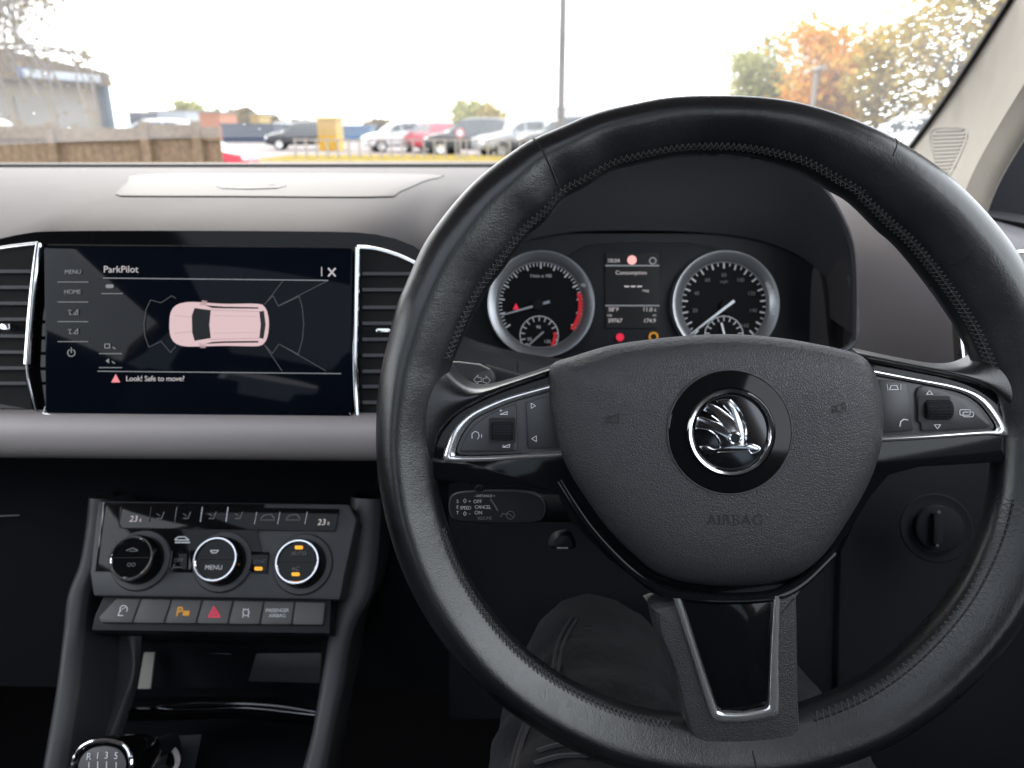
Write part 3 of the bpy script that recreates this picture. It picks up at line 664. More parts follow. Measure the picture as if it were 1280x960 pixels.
obj('temperature_display', join(tpart('23', KN, 402, 653, 7.5, .0015, shear=.1), tpart('0', KN, 410.5, 654.5, 4, .0015)), ui, cpn, smooth=False)
ic = []
for x in (201, 234, 266, 299):
    ic += [line(KN, [(x + 4, 640), (x + 1, 648), (x - 5, 648)], 1.1, .0015), line(KN, [(x - 5, 642), (x - 1, 645)], .8, .0015)]
for x in (334, 366):
    ic += [line(KN, [(x - 8, 648), (x - 4, 644), (x + 5, 643), (x + 9, 648)], 1.1, .0015), line(KN, [(x - 9, 650), (x + 9, 650)], .8, .0015)]
obj('button_icons', join(*ic), printd, cpn, smooth=False)
obj('car_air_icon', join(line(KN, [(219, 674), (223, 671), (231, 671), (236, 675), (219, 675)], 1.4, .0012, True), line(KN, [(219, 678), (237, 678)], 1.6, .0012)), printw, cpn, smooth=False)
obj('small_button', plate(KN, [(214, 688), (234, 688), (233, 712), (211, 712)], .0016, .001), gloss, cpn, bevel=.0003)
obj('small_button', plate(KN, [(237, 688), (250, 688), (250, 712), (235, 712)], .0016, .001), gloss, cpn, bevel=.0003)
obj('button_legend', join(tpart('OFF', KN, 223, 700.5, 4.6, .0018), line(KN, [(218, 709), (227, 709)], 1.1, .0018), line(KN, [(215, 689), (212.5, 710)], .8, .0018)), printd, cpn, smooth=False)
obj('small_button', plate(KN, [(306, 689), (336, 690), (333, 716), (303, 714)], .0016, .001), gloss, cpn, bevel=.0003)
obj('button_legend', join(tpart('SYNC', KN, 325, 702, 4.2, .0018), line(KN, [(307, 700), (310, 698)], .8, .0018)), printd, cpn, smooth=False)
obj('button_light', plate(KN, rpx(318, 708.5, 328, 713, 1.5), .0022, .0004), amber, cpn, smooth=False)
s = KN.d / F
for i, (kx, ky, leg) in enumerate(((164, 697, ''), (269, 699, 'MENU'), (371.5, 702, ''))):
    H = .017; base = KN.at(kx, ky, H) - KN.n * H
    kb = obj('knob', lathe([(35 * s, -.001), (34 * s, .0015), (30 * s, .002), (29.5 * s, .004), (28.5 * s, H - .003), (27 * s, H), (25 * s, H), (24.6 * s, H - .0008), (1e-5, H - .0008)], base, KN.n, KN.u, 56), gloss, cpn)
    obj('knob_base', lathe([(38 * s, -.0005), (36 * s, .0016), (30 * s, .002)], base, KN.n, KN.u, 48), midp, kb)
    obj('chrome_ring', lathe([(23.3 * s, H - .001), (23.3 * s, H + .0004), (24.4 * s, H + .0011), (26 * s, H + .0011), (27 * s, H + .0002), (27.3 * s, H - .002)], base, KN.n, KN.u, 64), chrome, kb)
    kp = [line(KN, [(kx - 23, ky), (kx + 23, ky)], .7, H + .0001)]
    obj('split_line', join(*kp), rubber, kb, smooth=False)
    if i == 0: q = [line(KN, [(kx - 6, ky - 9), (kx + 2, ky - 12), (kx + 8, ky - 9)], 1.2, H), line(KN, [(kx - 2, ky - 8), (kx + 7, ky - 8)], .9, H), tpart('OO', KN, kx, ky + 9, 4.5, H)]
    elif i == 1: q = [tpart('MENU', KN, kx - 2, ky + 10.5, 5.4, H), line(KN, [(kx - 6, ky - 11), (kx + 4, ky - 11), (kx + 1, ky - 8), (kx - 4, ky - 8)], 1.2, H, True)]
    else: q = [tpart('AUTO', KN, kx + 2, ky - 10, 4.6, H), tpart('AC', KN, kx - 2, ky + 9, 4.6, H)]
    obj('legend', join(*q), printw if i == 1 else printd, kb, smooth=False)
    if i == 2:
        obj('indicator_light', plate(KN, rpx(kx - 3, ky - 20, kx + 7, ky - 15.5, 1.5), H + .0005, .0004), amber, kb, smooth=False)
        obj('indicator_light', plate(KN, rpx(kx - 7, ky + 13.5, kx + 3, ky + 18, 1.5), H + .0005, .0004), amber, kb, smooth=False)

BN = Plane(268, 768, .605, (0, .42, .9))
sr = thing('switch_row', BN.o, 'row of seven grey push switches below the climate panel with amber and red symbols', 'switch row')
obj('switch_frame', plate(BN, [(130, 744), (414, 749), (412, 792), (114, 788), (118, 770)], -.003, .02), dark, sr, bevel=.001)
def lp(f, a, b): return (a[0] + (b[0] - a[0]) * f, a[1] + (b[1] - a[1]) * f)
TL, TR, ML, MR, BL, BR = (137, 748), (407, 753), (125, 778), (404, 781), (123, 784), (404, 787)
for i in range(7):
    f0, f1 = i / 7, (i + 1) / 7; g = .0022
    q = [lp(f0 + g, TL, TR), lp(f1 - g, TL, TR), lp(f1 - g, ML, MR), lp(f0 + g, ML, MR)]
    if i == 0: q = [lp(.03, TL, TR), q[1], q[2], q[3], (123.5, 771)]
    b0 = obj('switch', plate(BN, q, .003, .012), mat('switch_grey', (.105, .10, .10), .5, bump=[('noise', 1500, .2, .0003)]) if 'switch_grey' not in MATS else MATS['switch_grey'], sr, bevel=.0009)
    q2 = [lp(f0 + g, ML, MR), lp(f1 - g, ML, MR), lp(f1 - g, BL, BR), lp(f0 + g, BL, BR)]
    cx, cy = lp(.5, lp(.5, q[0], q[1]), lp(.5, lp(f0, ML, MR), lp(f1, ML, MR)))
    h = .0034
    if i: obj('switch_gap', join(line(BN, [lp(f0, TL, TR), lp(f0, ML, MR)], 1.0, .0036)), rubber, b0, smooth=False)
    if i == 0: obj('symbol', join(line(BN, circ(cx + 2, cy - 2, 4.5, 14, 140, 400), 1.2, h), line(BN, [(cx - 2, cy - 2), (cx - 5, cy + 6), (cx + 1, cy + 6)], 1.2, h), line(BN, [(cx, cy - 2), (cx + 4, cy - 4)], .9, h)), printw, b0, smooth=False)
    if i == 2: obj('symbol', join(line(BN, [(cx - 8, cy + 5), (cx - 6, cy - 5), (cx - 2, cy - 5), (cx - 1, cy - 1), (cx - 6, cy + 0)], 2, h), plate(BN, [(cx, cy - 1), (cx + 8, cy - 1), (cx + 7, cy + 5), (cx - 1, cy + 5)], h, .0003)), amberd, b0, smooth=False)
    if i == 3: obj('symbol', join(line(BN, [(cx - 1, cy - 6.5), (cx + 6.5, cy + 6), (cx - 7.5, cy + 6)], 1.6, h, True), line(BN, [(cx - 1, cy - 1), (cx + 2, cy + 3), (cx - 4, cy + 3)], 1.3, h, True)), redlit, b0, smooth=False)
    if i == 4: obj('symbol', join(line(BN, circ(cx, cy, 4, 12), 1.1, h, True), line(BN, [(cx - 3, cy - 5), (cx - 4, cy + 6)], 1, h), line(BN, [(cx + 3, cy - 5), (cx + 3, cy + 6)], 1, h)), printw, b0, smooth=False)
    if i == 5: obj('symbol', join(tpart('PASSENGER', BN, cx, cy - 3, 4.2, h, sp_=.9), tpart('AIRBAG', BN, cx, cy + 3.5, 4.2, h)), printw, b0, smooth=False)

cn = thing('centre_console', P(250, 900, .60), 'dark centre console with two grained side struts and an open storage bin', 'centre console')
def strut(pts, parent, m):
    """pts: (px left, px right, py, depth): rounded rail seen from the driver"""
    rows = []
    for xl, xr, y, d in pts:
        a = P(xl, y, d); b = P(xr, y + 2, d); c = (a + b) / 2; w = (b - a) / 2
        rows.append([c - w - AU * 0 + AF * .05, c - w + AF * .012, c - w * .86 + AF * .003, c - w * .4 - AF * .002, c + w * .4 - AF * .002, c + w * .86 + AF * .003, c + w + AF * .012, c + w + AF * .07])
    cols = [sub2([r[j] for r in rows], 6) for j in range(8)]
    cols = [list(x) for x in zip(*cols)]
    return obj('side_strut', grid([sub2(r, 3) for r in cols]), m, parent)
strut([(107, 132, 622, .66), (103, 129, 660, .655), (95, 122, 705, .645), (80, 108, 745, .635), (75, 103, 790, .625), (66, 96, 860, .60), (55, 86, 925, .58), (44, 78, 985, .56), (30, 66, 1060, .54)], cn, midp)
strut([(436, 476, 622, .66), (436, 474, 660, .655), (432, 470, 705, .645), (420, 462, 745, .635), (410, 440, 790, .625), (398, 427, 860, .60), (386, 413, 925, .58), (370, 402, 985, .56), (356, 392, 1060, .54)], cn, midp)
def lay(name, px, m, parent, **k):
    return obj(name, ([P(*q) for q in px], [list(range(len(px)))]), m, parent, smooth=False, **k)
obj('inner_wall', loft([[P(100, 740, .66), P(92, 850, .64), P(62, 980, .60)], [P(120, 740, .68), P(130, 850, .68), P(105, 990, .62)]], 4, 3), dark, cn)
obj('inner_wall', loft([[P(420, 740, .66), P(412, 850, .64), P(384, 980, .60)], [P(400, 740, .70), P(400, 850, .70), P(376, 990, .64)]], 4, 3), darkm, cn)
obj('bin_rail', loft([[P(148, 792, .67), P(146, 840, .66), P(118, 925, .63)], [P(160, 792, .66), P(165, 840, .65), P(135, 925, .62)], [P(177, 792, .665), P(172, 855, .655), P(150, 925, .63)]], 5, 4), midp, cn)
obj('bin_roof', loft([[P(120, 792, .62), P(410, 795, .62)], [P(125, 798, .70), P(410, 800, .70)], [P(130, 812, .86), P(410, 812, .86)]], 2, 3), darkm, cn)
obj('bin_back', ([P(120, 800, .84), P(420, 800, .84), P(420, 905, .80), P(120, 905, .80)], [[0, 1, 2, 3]]), darkm, cn, smooth=False)
obj('bin_floor', ([P(120, 872, .80), P(420, 872, .80), P(420, 1010, .57), P(90, 1010, .57)], [[0, 1, 2, 3]]), darkm, cn, smooth=False)
BPn = Plane(280, 830, .74)
obj('light_slot', plate(BPn, [(180, 816), (193, 816), (188, 861), (172, 861)], 0, .002), mat('pale_plastic', (.55, .55, .50), .5), cn, smooth=False)
obj('tray_flap', plate(BPn, [(320, 817), (420, 816), (420, 855), (310, 852)], 0, .004), midp, cn, bevel=.001)
obj('small_light_rim', tube([BPn.at(247, 818, .002), BPn.at(265, 816.5, .002), BPn.at(290, 817.5, .002)], .0008, 6), dchrome, cn)
obj('chrome_arc', tube(cr([P(x, y, .655) for x, y in ((195, 884), (222, 880), (260, 878), (310, 879), (350, 882), (395, 889))], 40), [.0006 + .0012 * min(1, i / 12) for i in range(40)], 8), chrome, cn)
obj('bin_lip', loft([[P(x, y, .655) for x, y in ((150, 884), (222, 884), (310, 882), (400, 892))], [P(x, y, .64) for x, y in ((150, 890), (222, 891), (310, 890), (400, 900))], [P(x, y, .65) for x, y in ((140, 902), (222, 900), (310, 899), (400, 908))]], 5, 3), gloss, cn)
obj('socket_plate', loft([[P(170, 922, .625), P(252, 918, .625)], [P(150, 975, .60), P(240, 975, .60)], [P(140, 1010, .58), P(225, 1010, .58)]], 3, 2), dark, cn)
obj('console_body', loft([[P(60, 1005, .545), P(380, 1005, .545)], [P(40, 1100, .50), P(370, 1100, .50)], [P(20, 1300, .46), P(360, 1300, .46)]], 2, 2), dark, cn)
obj('console_side', box((CX, .1, .52), (.24, .7, .44)), darkm, cn, bevel=.02)
SK = Plane(195, 945, .60, (0, .4, .9)); s2 = .60 / F
ps = thing('power_socket', SK.o, 'round black 12 volt power socket with a silver ring in the console', 'power socket')
obj('cap', lathe([(15 * s2, 0), (15 * s2, .010), (13.5 * s2, .012), (1e-5, .012)], SK.o, SK.n, SK.u, 32), midp, ps)
obj('lettering', tpart('12 V', SK, 193, 941, 6, .0124), printw, ps, smooth=False)
obj('silver_ring', tube([SK.at(x, y, .004) for x, y in circ(203, 950, 19, 24, -70, 60)], .0022, 8, flat=.5), satin, ps)
GK = Plane(136, 952, .52, (-.05, .25, .95)); s3 = .52 / F
gl = thing('gear_lever', GK.o, 'gear lever knob with chrome rim and engraved gear pattern', 'gear lever')
kn_o = [(x * .97, y) for x, y in ((92, 962), (96, 945), (106, 933), (122, 926), (142, 925), (158, 930), (168, 943), (169, 962), (160, 985), (140, 1000), (112, 1000), (96, 985))]
kc = GK.at(132, 962, 0)
obj('knob', puff([GK.at(x, y, 0) for x, y in kn_o], kc, GK.n, [(.5, -.06), (.8, -.045), (1.0, -.02), (1.03, -.008), (1.0, -.001), (.9, .0005), (.86, 0), (.5, 0), (.02, 0)], 64), gloss, gl)
ko = cr([GK.at(x, y, .0006) for x, y in kn_o], 64, True)
obj('chrome_rim', tube([kc + (p - kc) * .98 for p in ko], .0017, 8, closed=True), chrome, gl)
obj('badge_plate', puff([kc + (p - kc) * .80 for p in ko], kc, GK.n, [(1, .0004), (.97, .001), (.5, .0018), (.02, .002)], 64), mat('brushed_badge', (.15, .14, .145), .35, metal=.6), gl)
obj('lettering', join(tpart('R', GK, 111, 946, 8, .0024), tpart('1', GK, 122, 945, 8, .0024), tpart('3', GK, 133, 944.5, 8, .0024), tpart('5', GK, 145, 945, 8, .0024),
   line(GK, [(111, 953), (111, 962), (145, 962), (145, 953)], 1.2, .0023), line(GK, [(122, 952), (122, 974)], 1.2, .0023), line(GK, [(133, 952), (133, 974)], 1.2, .0023)), printw, gl, smooth=False)
obj('shaft', tube([kc - GK.n * .03, kc - GK.n * .09, kc - GK.n * .09 + Vector((0, .01, -.10))], .008, 12), darkm, gl)

# ================================================================== STALKS
ST = Plane(620, 640, .475, (-.12, .1, 1)); 
ck = thing('cruise_stalk', ST.o, 'black cruise control stalk with white printed legends below the left spoke', 'control stalk')
stp = cr([Vector((x, y)) for x, y in ((560, 626), (568, 616), (600, 613), (645, 613), (672, 617), (683, 630), (680, 648), (664, 654), (610, 654), (570, 651), (561, 642))], 48, True)
obj('stalk_body', puff([ST.at(x, y, 0) for x, y in stp], ST.at(620, 634, 0), ST.n, [(.7, -.018), (.97, -.014), (1.0, -.006), (.985, -.001), (.93, .0012), (.5, .0018), (.02, .002)], 64), dark, ck)
obj('stalk_rim', tube([ST.at(x, y, .0004) for x, y in offs([tuple(p) for p in stp], 2.5)], .0005, 6, closed=True), midp, ck)
obj('lettering', join(tpart('S', ST, 572, 627, 4, .0024), tpart('E', ST, 572, 634, 4, .0024), tpart('T', ST, 572, 641, 4, .0024), tpart('SPEED', ST, 582, 635, 4.2, .0024, sp_=.85), tpart('OFF', ST, 597, 627, 4.4, .0024),
   tpart('CANCEL', ST, 603.5, 634, 4.2, .0024, sp_=.85), tpart('ON', ST, 598, 641, 4.4, .0024), tpart('- DISTANCE +', ST, 606, 620, 3.0, .0024),
   line(ST, [(579, 626), (581, 623.5), (583, 626), (581, 628.5)], .6, .0024, True), line(ST, [(579, 642), (581, 639.5), (583, 642), (581, 644.5)], .6, .0024, True), tpart('+', ST, 587, 627, 4, .0024), tpart('-', ST, 587, 642, 4, .0024)), printw, ck, smooth=False)
obj('lettering', join(tpart('RESUME', ST, 606, 648, 4.0, .0024, sp_=.85), line(ST, [(613, 624), (618, 631), (622, 638)], 1.6, .0024), line(ST, [(626, 646), (628, 642), (634, 643)], .9, .0024), line(ST, circ(638, 644, 5, 14), .8, .0024, True), line(ST, [(634, 641), (642, 647)], .8, .0024)), printd, ck, smooth=False)
obj('stalk_arm', tube([ST.at(650, 634, -.01), ST.at(720, 636, -.04), ST.at(800, 620, -.09)], .012, 14, flat=.7), darkm, ck)
obj('stalk_button', puff([ST.at(x, y, .0) for x, y in circ(598, 611, 5, 16)], ST.at(598, 611, 0), ST.n, [(1, -.006), (1, -.001), (.6, .001), (.02, .001)], 20), darkm, ck)
IT = Plane(590, 468, .50)
isk = thing('indicator_stalk', IT.o, 'grey indicator stalk with a white double arrow symbol above the left spoke', 'control stalk')
isp = cr([Vector(q) for q in ((520, 450), (555, 452), (590, 454), (610, 459), (619, 470), (616, 482), (600, 492), (560, 494), (520, 492))], 48, True)
obj('stalk_body', puff([IT.at(x, y, 0) for x, y in isp], IT.at(575, 472, 0), IT.n, [(.7, -.02), (.97, -.014), (1, -.005), (.98, 0), (.9, .0012), (.02, .0016)], 64), midp, isk)
obj('stalk_edge', tube([IT.at(x, y, .0008) for x, y in ((540, 451.5), (575, 453), (600, 456), (612, 462))], .0006, 6), satin, isk)
obj('arrow_symbol', join(line(IT, [(592, 474.5), (597.5, 469), (597.5, 472), (601.5, 472), (601.5, 477), (597.5, 477), (597.5, 480)], .7, .002, True), line(IT, [(613, 475.5), (607.5, 470), (607.5, 473), (603.8, 473), (603.8, 478), (607.5, 478), (607.5, 481)], .7, .002, True)), printw, isk, smooth=False)
obj('stalk_arm', tube([IT.at(600, 474, -.012), IT.at(660, 490, -.04), IT.at(760, 500, -.10)], .011, 12), darkm, isk)
# steering column
clm = thing('steering_column', P(880, 560, .52), 'black plastic steering column cowl behind the wheel hub', 'steering column')
obj('cowl', tube([P(895, 548, .47), P(893, 546, .52), P(880, 540, .62), P(860, 530, .70)], [.055, .06, .068, .07], 28, flat=.85), darkm, clm)
obj('ignition_lever', puff([P(x, y, .50) for x, y in ((687, 678), (695, 668), (712, 666), (719, 676), (718, 686), (690, 686))], P(703, 677, .50), -AF, [(1, -.01), (1, -.002), (.7, .002), (.02, .003)], 30), dark, clm)
obj('lever_glint', tube([P(696, 685, .496), P(710, 685, .496)], .0006, 6), satin, clm)
# light switch on the right
LSP = Plane(1170, 660, .575, (-.15, .1, 1)); s4 = .575 / F
lsw = thing('light_switch', LSP.o, 'round dark light switch dial low on the dashboard right of the column', 'light switch')
obj('bezel', lathe([(43 * s4, 0), (42 * s4, .0008), (40 * s4, .001), (38 * s4, .0005), (30 * s4, .001)], LSP.at(1170, 660), LSP.n, LSP.u, 48), darkm, lsw)
obj('dial', lathe([(29 * s4, 0), (28 * s4, .008), (25 * s4, .009), (1e-5, .009)], LSP.at(1170, 660), LSP.n, LSP.u, 40), darkm, lsw)
obj('grip', plate(LSP, rpx(1167, 640, 1179, 682, 5), .015, .008), darkm, lsw, bevel=.0015)
obj('grip_end', plate(LSP, circ(1174, 640, 2.2, 10), .0153, .0004), midp, lsw); obj('grip_end', plate(LSP, circ(1172, 682, 2, 10), .0153, .0004), midp, lsw)

# ================================================================== STEERING WHEEL
D = .409; WP = Plane(897, 546, D); CW = WP.o
sw = thing('steering_wheel', CW, 'three spoke black leather steering wheel with a round chrome badge', 'steering wheel')
ro_t = [(0, 438), (30, 437), (45, 435), (60, 434), (75, 431), (90, 427), (110, 427), (130, 428), (150, 427), (165, 426), (180, 426), (195, 428), (205, 433), (215, 438), (225, 439), (235, 437), (245, 431), (258, 426), (270, 423), (285, 425), (300, 427), (315, 429), (330, 431), (345, 435), (360, 438)]
w_t = [(0, 88), (20, 84), (45, 82), (60, 80), (90, 76), (115, 72), (135, 70), (150, 70), (165, 71), (178, 73), (192, 82), (205, 92), (218, 98), (230, 93), (240, 80), (250, 72), (270, 70), (285, 75), (297, 86), (310, 98), (325, 102), (340, 98), (352, 92), (360, 88)]
def tab(t, a):
    for (x0, y0), (x1, y1) in zip(t, t[1:]):
        if x0 <= a <= x1: k = (a - x0) / (x1 - x0); k = k * k * (3 - 2 * k); return y0 + (y1 - y0) * k
SECP = cr([Vector(q) for q in ((1, .0), (.95, .40), (.70, .80), (.36, 1.02), (.06, .98), (-.42, .72), (-.82, .42), (-1, .02), (-.88, -.55), (-.45, -.93), (.15, -1.0), (.75, -.72), (.97, -.3))], 240, True)
SANG = sorted((math.atan2(p.y, p.x) % (2 * math.pi), p.length) for p in SECP)
def secr(t):
    t %= 2 * math.pi; lo_i = 0
    for k in range(len(SANG)):
        if SANG[k][0] > t: break
        lo_i = k
    a, b = SANG[lo_i], SANG[(lo_i + 1) % len(SANG)]; da = (b[0] - a[0]) % (2 * math.pi); f = ((t - a[0]) % (2 * math.pi)) / da if da else 0
    return a[1] + (b[1] - a[1]) * min(1, f)
rows = []; NA = 300; K = 40; rimc = []; SR = [secr(2 * math.pi * j / K) for j in range(K)]
for i in range(NA):
    a = 360 * i / NA; ro = tab(ro_t, a) * D / F; w = tab(w_t, a) * D / F
    rc = ro - w / 2; A = w / 2; B = .0165 + .002 * (A - .0155) / .005
    e = WP.u * math.cos(R(a)) - WP.v * math.sin(R(a)); c = CW + e * rc
    grip = sm(w, .0325, .040); sec = []
    for j in range(K):
        t = 2 * math.pi * j / K; sec.append(c + e * (A * SR[j] * math.cos(t)) + WP.n * (B * SR[j] * math.sin(t)))
    rows.append(sec); rimc.append((c, e, A, B))
rows.append(rows[0])
obj('rim', grid(rows, True), leather, sw)
def onrim(a, t, off=0.0):
    i = int(a / 360 * NA) % NA; c, e, A, B = rimc[i]
    i2 = (i + 1) % NA; f = a / 360 * NA - int(a / 360 * NA); c2, e2, A2, B2 = rimc[i2]
    c = c.lerp(c2, f); e = e.lerp(e2, f).normalized(); A += (A2 - A) * f; B += (B2 - B) * f
    r_ = secr(t); x = math.cos(t); z = math.sin(t)
    return c + e * (A * x * r_ + off * x) + WP.n * (B * z * r_ + off * z)
# cross stitching along the inner edge
st = []
def stitch(a0, a1, n, t0=R(138), t1=R(168)):
    for i in range(n):
        a = a0 + (a1 - a0) * i / n; da = (a1 - a0) / n
        for p, q in (((a, t0), (a + da, t1)), ((a, t1), (a + da, t0))):
            m1 = onrim(p[0] % 360, p[1], .0003); m3 = onrim(q[0] % 360, q[1], .0003); m2 = onrim(((p[0] + q[0]) / 2) % 360, (p[1] + q[1]) / 2, .0009)
            st.append(tube([m1, m2, m3], .00022, 4, cap=False))
for q in ((100, 162, 62, R(146), R(163)), (196, 300, 94, R(146), R(163)), (300, 350, 48, R(150), R(168)), (12, 72, 46, R(126), R(160))):
    st.clear(); stitch(*q); obj('stitching', join(*st), thread, sw)
sg = [tube([onrim(a % 360, t, -.0001) for a in [a0 + (a1 - a0) * k / 60 for k in range(61)]], .0007, 5) for a0, a1, t in ((100, 162, R(156)), (196, 300, R(156)), (300, 350, R(159)), (12, 72, R(145)))]
for q in sg: obj('stitch_seam', q, rubber, sw)
# radial seams where the leather panels meet
seams = [tube([onrim(238 - .5 * k / 6, R(10 + 130 * k / 14), .0000) for k in range(15)], .0006, 6), tube([onrim(300 + .3 * k / 14, R(18 + 60 * k / 14), -.0002) for k in range(15)], .0005, 6), tube([onrim(84.8, R(20 + 90 * k / 14), .0) for k in range(15)], .0006, 6)]
for q in seams: obj('leather_seam', q, rubber, sw)
def strip(A_, B_, n, hs, m, name, th=0):
    a = cr([Vector((x, y)) for x, y in A_], n); b = cr([Vector((x, y)) for x, y in B_], n); rows = []
    for f, h in hs: rows.append([WP.at(*(p.lerp(q, f)), h) for p, q in zip(a, b)])
    cols = [sub2([r[j] for r in rows], 4) for j in range(n)]
    return obj(name, grid([list(r) for r in zip(*cols)]), m, sw)
HS = [(-.10, -.020), (0, -.008), (.12, .0035), (.38, .0095), (.72, .0085), (1, .0045), (1.03, -.004)]
strip([(536, 385), (548, 425), (560, 455), (578, 476), (600, 483), (636, 475), (696, 455)], [(470, 600), (530, 590), (549, 545), (570, 520), (605, 500), (642, 485), (700, 466)], 40, HS, leather, 'spoke_leather')
strip([(1254, 375), (1240, 420), (1222, 444), (1200, 455), (1172, 456), (1129, 449), (1066, 436)], [(1330, 600), (1292, 562), (1272, 522), (1248, 493), (1218, 478), (1175, 468), (1080, 450)], 40, HS, leather, 'spoke_leather')
# gloss spokes + base under the pad
base = [(700, 461), (642, 482), (605, 497), (572, 515), (552, 539), (538, 563), (531, 584), (540, 600), (600, 606), (660, 608), (697, 616), (712, 650), (760, 698), (815, 742), (845, 752), (912, 756), (980, 749), (1010, 725), (1060, 668), (1090, 620), (1112, 594), (1150, 584), (1220, 580), (1305, 574), (1300, 556), (1284, 534), (1266, 513), (1247, 493), (1218, 479), (1175, 469), (1080, 450), (1040, 470), (900, 470), (760, 470)]
obj('spoke_base', plate(WP, base, .0045, .016), gloss, sw, bevel=.0012)
lo_ = [(700, 477), (642, 493), (612, 504), (587, 517), (567, 537), (558, 557), (554, 573), (560, 577), (605, 577), (650, 574), (705, 571)]
li_ = [(700, 485), (642, 501), (615, 512), (592, 524), (577, 543), (570, 560), (569, 568), (573, 570), (605, 570), (650, 568), (705, 565)]
ro_ = [(1080, 459), (1140, 471), (1197, 482), (1230, 496), (1250, 519), (1261, 541), (1256, 545), (1235, 544), (1175, 548), (1095, 553)]
ri_ = [(1080, 466), (1140, 477), (1197, 489), (1222, 502), (1239, 522), (1246, 535), (1243, 538), (1232, 538), (1175, 542), (1095, 547)]
def chrome_line(o_, i_, h):
    n = 70; a = cr([Vector(q) for q in o_], n); b = cr([Vector(q) for q in i_], n)
    rows = [[WP.at(*p, h - .002) for p in a], [WP.at(*p, h + .0004) for p in a], [WP.at(*(p.lerp(q, .5)), h + .0016) for p, q in zip(a, b)], [WP.at(*q, h + .0002) for q in b], [WP.at(*q, h - .002) for q in b]]
    cols = [sub2([r[j] for r in rows], 3) for j in range(n)]
    return grid([list(r) for r in zip(*cols)])
obj('chrome_trim', chrome_line(lo_, li_, .0055), schrome, sw)
obj('chrome_trim', chrome_line(ro_, ri_, .0055), schrome, sw)
pL = [tuple(p) for p in cr([Vector(q) for q in li_], 40)]
pR = [tuple(p) for p in cr([Vector(q) for q in ri_], 40)]
bl = obj('button_panel', plate(WP, offs(pL, 1.5), .0052, .003), midp, sw, bevel=.0005)
br = obj('button_panel', plate(WP, offs(pR, 1.5), .0052, .003), midp, sw, bevel=.0005)
def rocker(poly, parent, h=.0068): obj('button', plate(WP, poly, h, .002), grain if 0 else dashb, parent, bevel=.0009)
dashb = mat('button_plastic', (.038, .038, .042), .38, bump=[('noise', 1800, .12, .0002)])
rocker([tuple(p) for p in cr([Vector(q) for q in ((577, 561), (583, 545), (596, 529), (616, 516), (641, 506), (645, 508), (646, 560), (641, 564), (580, 565))], 40, True)], bl)
rocker([(657, 503), (698, 491), (704, 560), (660, 561)], bl)
rocker([tuple(p) for p in cr([Vector(q) for q in ((1148, 484), (1195, 494), (1219, 507), (1233, 524), (1239, 534), (1200, 537), (1156, 539), (1152, 534))], 40, True)], br)
rocker([(1098, 474), (1134, 479), (1142, 538), (1102, 542)], br)
def wheelbtn(x0, y0, x1, y1, parent, rot=0):
    obj('roller_recess', plate(WP, rpx(x0 - 4, y0 - 4, x1 + 4, y1 + 3, 3), .0072, .001), rubber, parent)
    cxx, cyy = (x0 + x1) / 2, (y0 + y1) / 2; o = WP.at(cxx, cyy, .0035); rr = (y1 - y0) / 2 * D / F * 1.05; hw = (x1 - x0) / 2 * D / F
    obj('roller', lathe([(1e-5, -hw), (rr * .92, -hw), (rr, -hw * .85), (rr, hw * .85), (rr * .92, hw), (1e-5, hw)], o + WP.n * .0008, WP.u, WP.v, 40), darkm, parent)
    nb = []
    for i in range(9):
        for j in range(11):
            an = R(-75 + 150 * j / 10); q = o + WP.n * .0008 + WP.u * (hw * (-.75 + 1.5 * i / 8)) + (WP.n * math.cos(an) + WP.v * math.sin(an)) * rr
            nb.append(box(q, (.0007, .0006, .0006)))
    obj('roller_grip', join(*nb), dashb, parent, smooth=False)
wheelbtn(615, 526, 641, 551, bl); wheelbtn(1152, 499, 1184, 525, br)
h = .0071
obj('icons', join(line(WP, [(625, 518), (634, 514.5), (634, 518)], .7, h, True), tpart('+', WP, 626, 513.5, 5, h), line(WP, [(628, 559), (637, 555.5), (637, 559)], .7, h, True), tpart('-', WP, 629, 556, 5, h),
    line(WP, [(590, 548), (590, 542), (594, 539), (598, 541), (599, 545), (597, 549)], .7, h), line(WP, [(602, 543), (602, 547)], .7, h), line(WP, [(664, 504), (664, 510.5), (669.5, 507.3)], .7, h, True), line(WP, [(670.5, 545), (670.5, 552), (664.5, 548.5)], .7, h, True)), printw, bl, smooth=False)
obj('icons', join(line(WP, [(1158, 493), (1166, 493), (1162, 488)], .7, h, True), line(WP, [(1168, 531), (1176, 531), (1172, 536)], .7, h, True),
    line(WP, rpx(1200, 512, 1213, 519, 2), .7, h, True), line(WP, rpx(1204, 515, 1217, 521, 2), .7, h, True), line(WP, [(1125, 533), (1126, 527), (1130, 524), (1135, 525)], 1.0, h), 
    line(WP, [(1112, 487), (1114, 482), (1121, 482), (1123, 487)], .8, h, True), line(WP, [(1109, 480), (1110, 488)], .6, h), line(WP, [(1126, 480), (1126, 488)], .6, h)), printw, br, smooth=False)
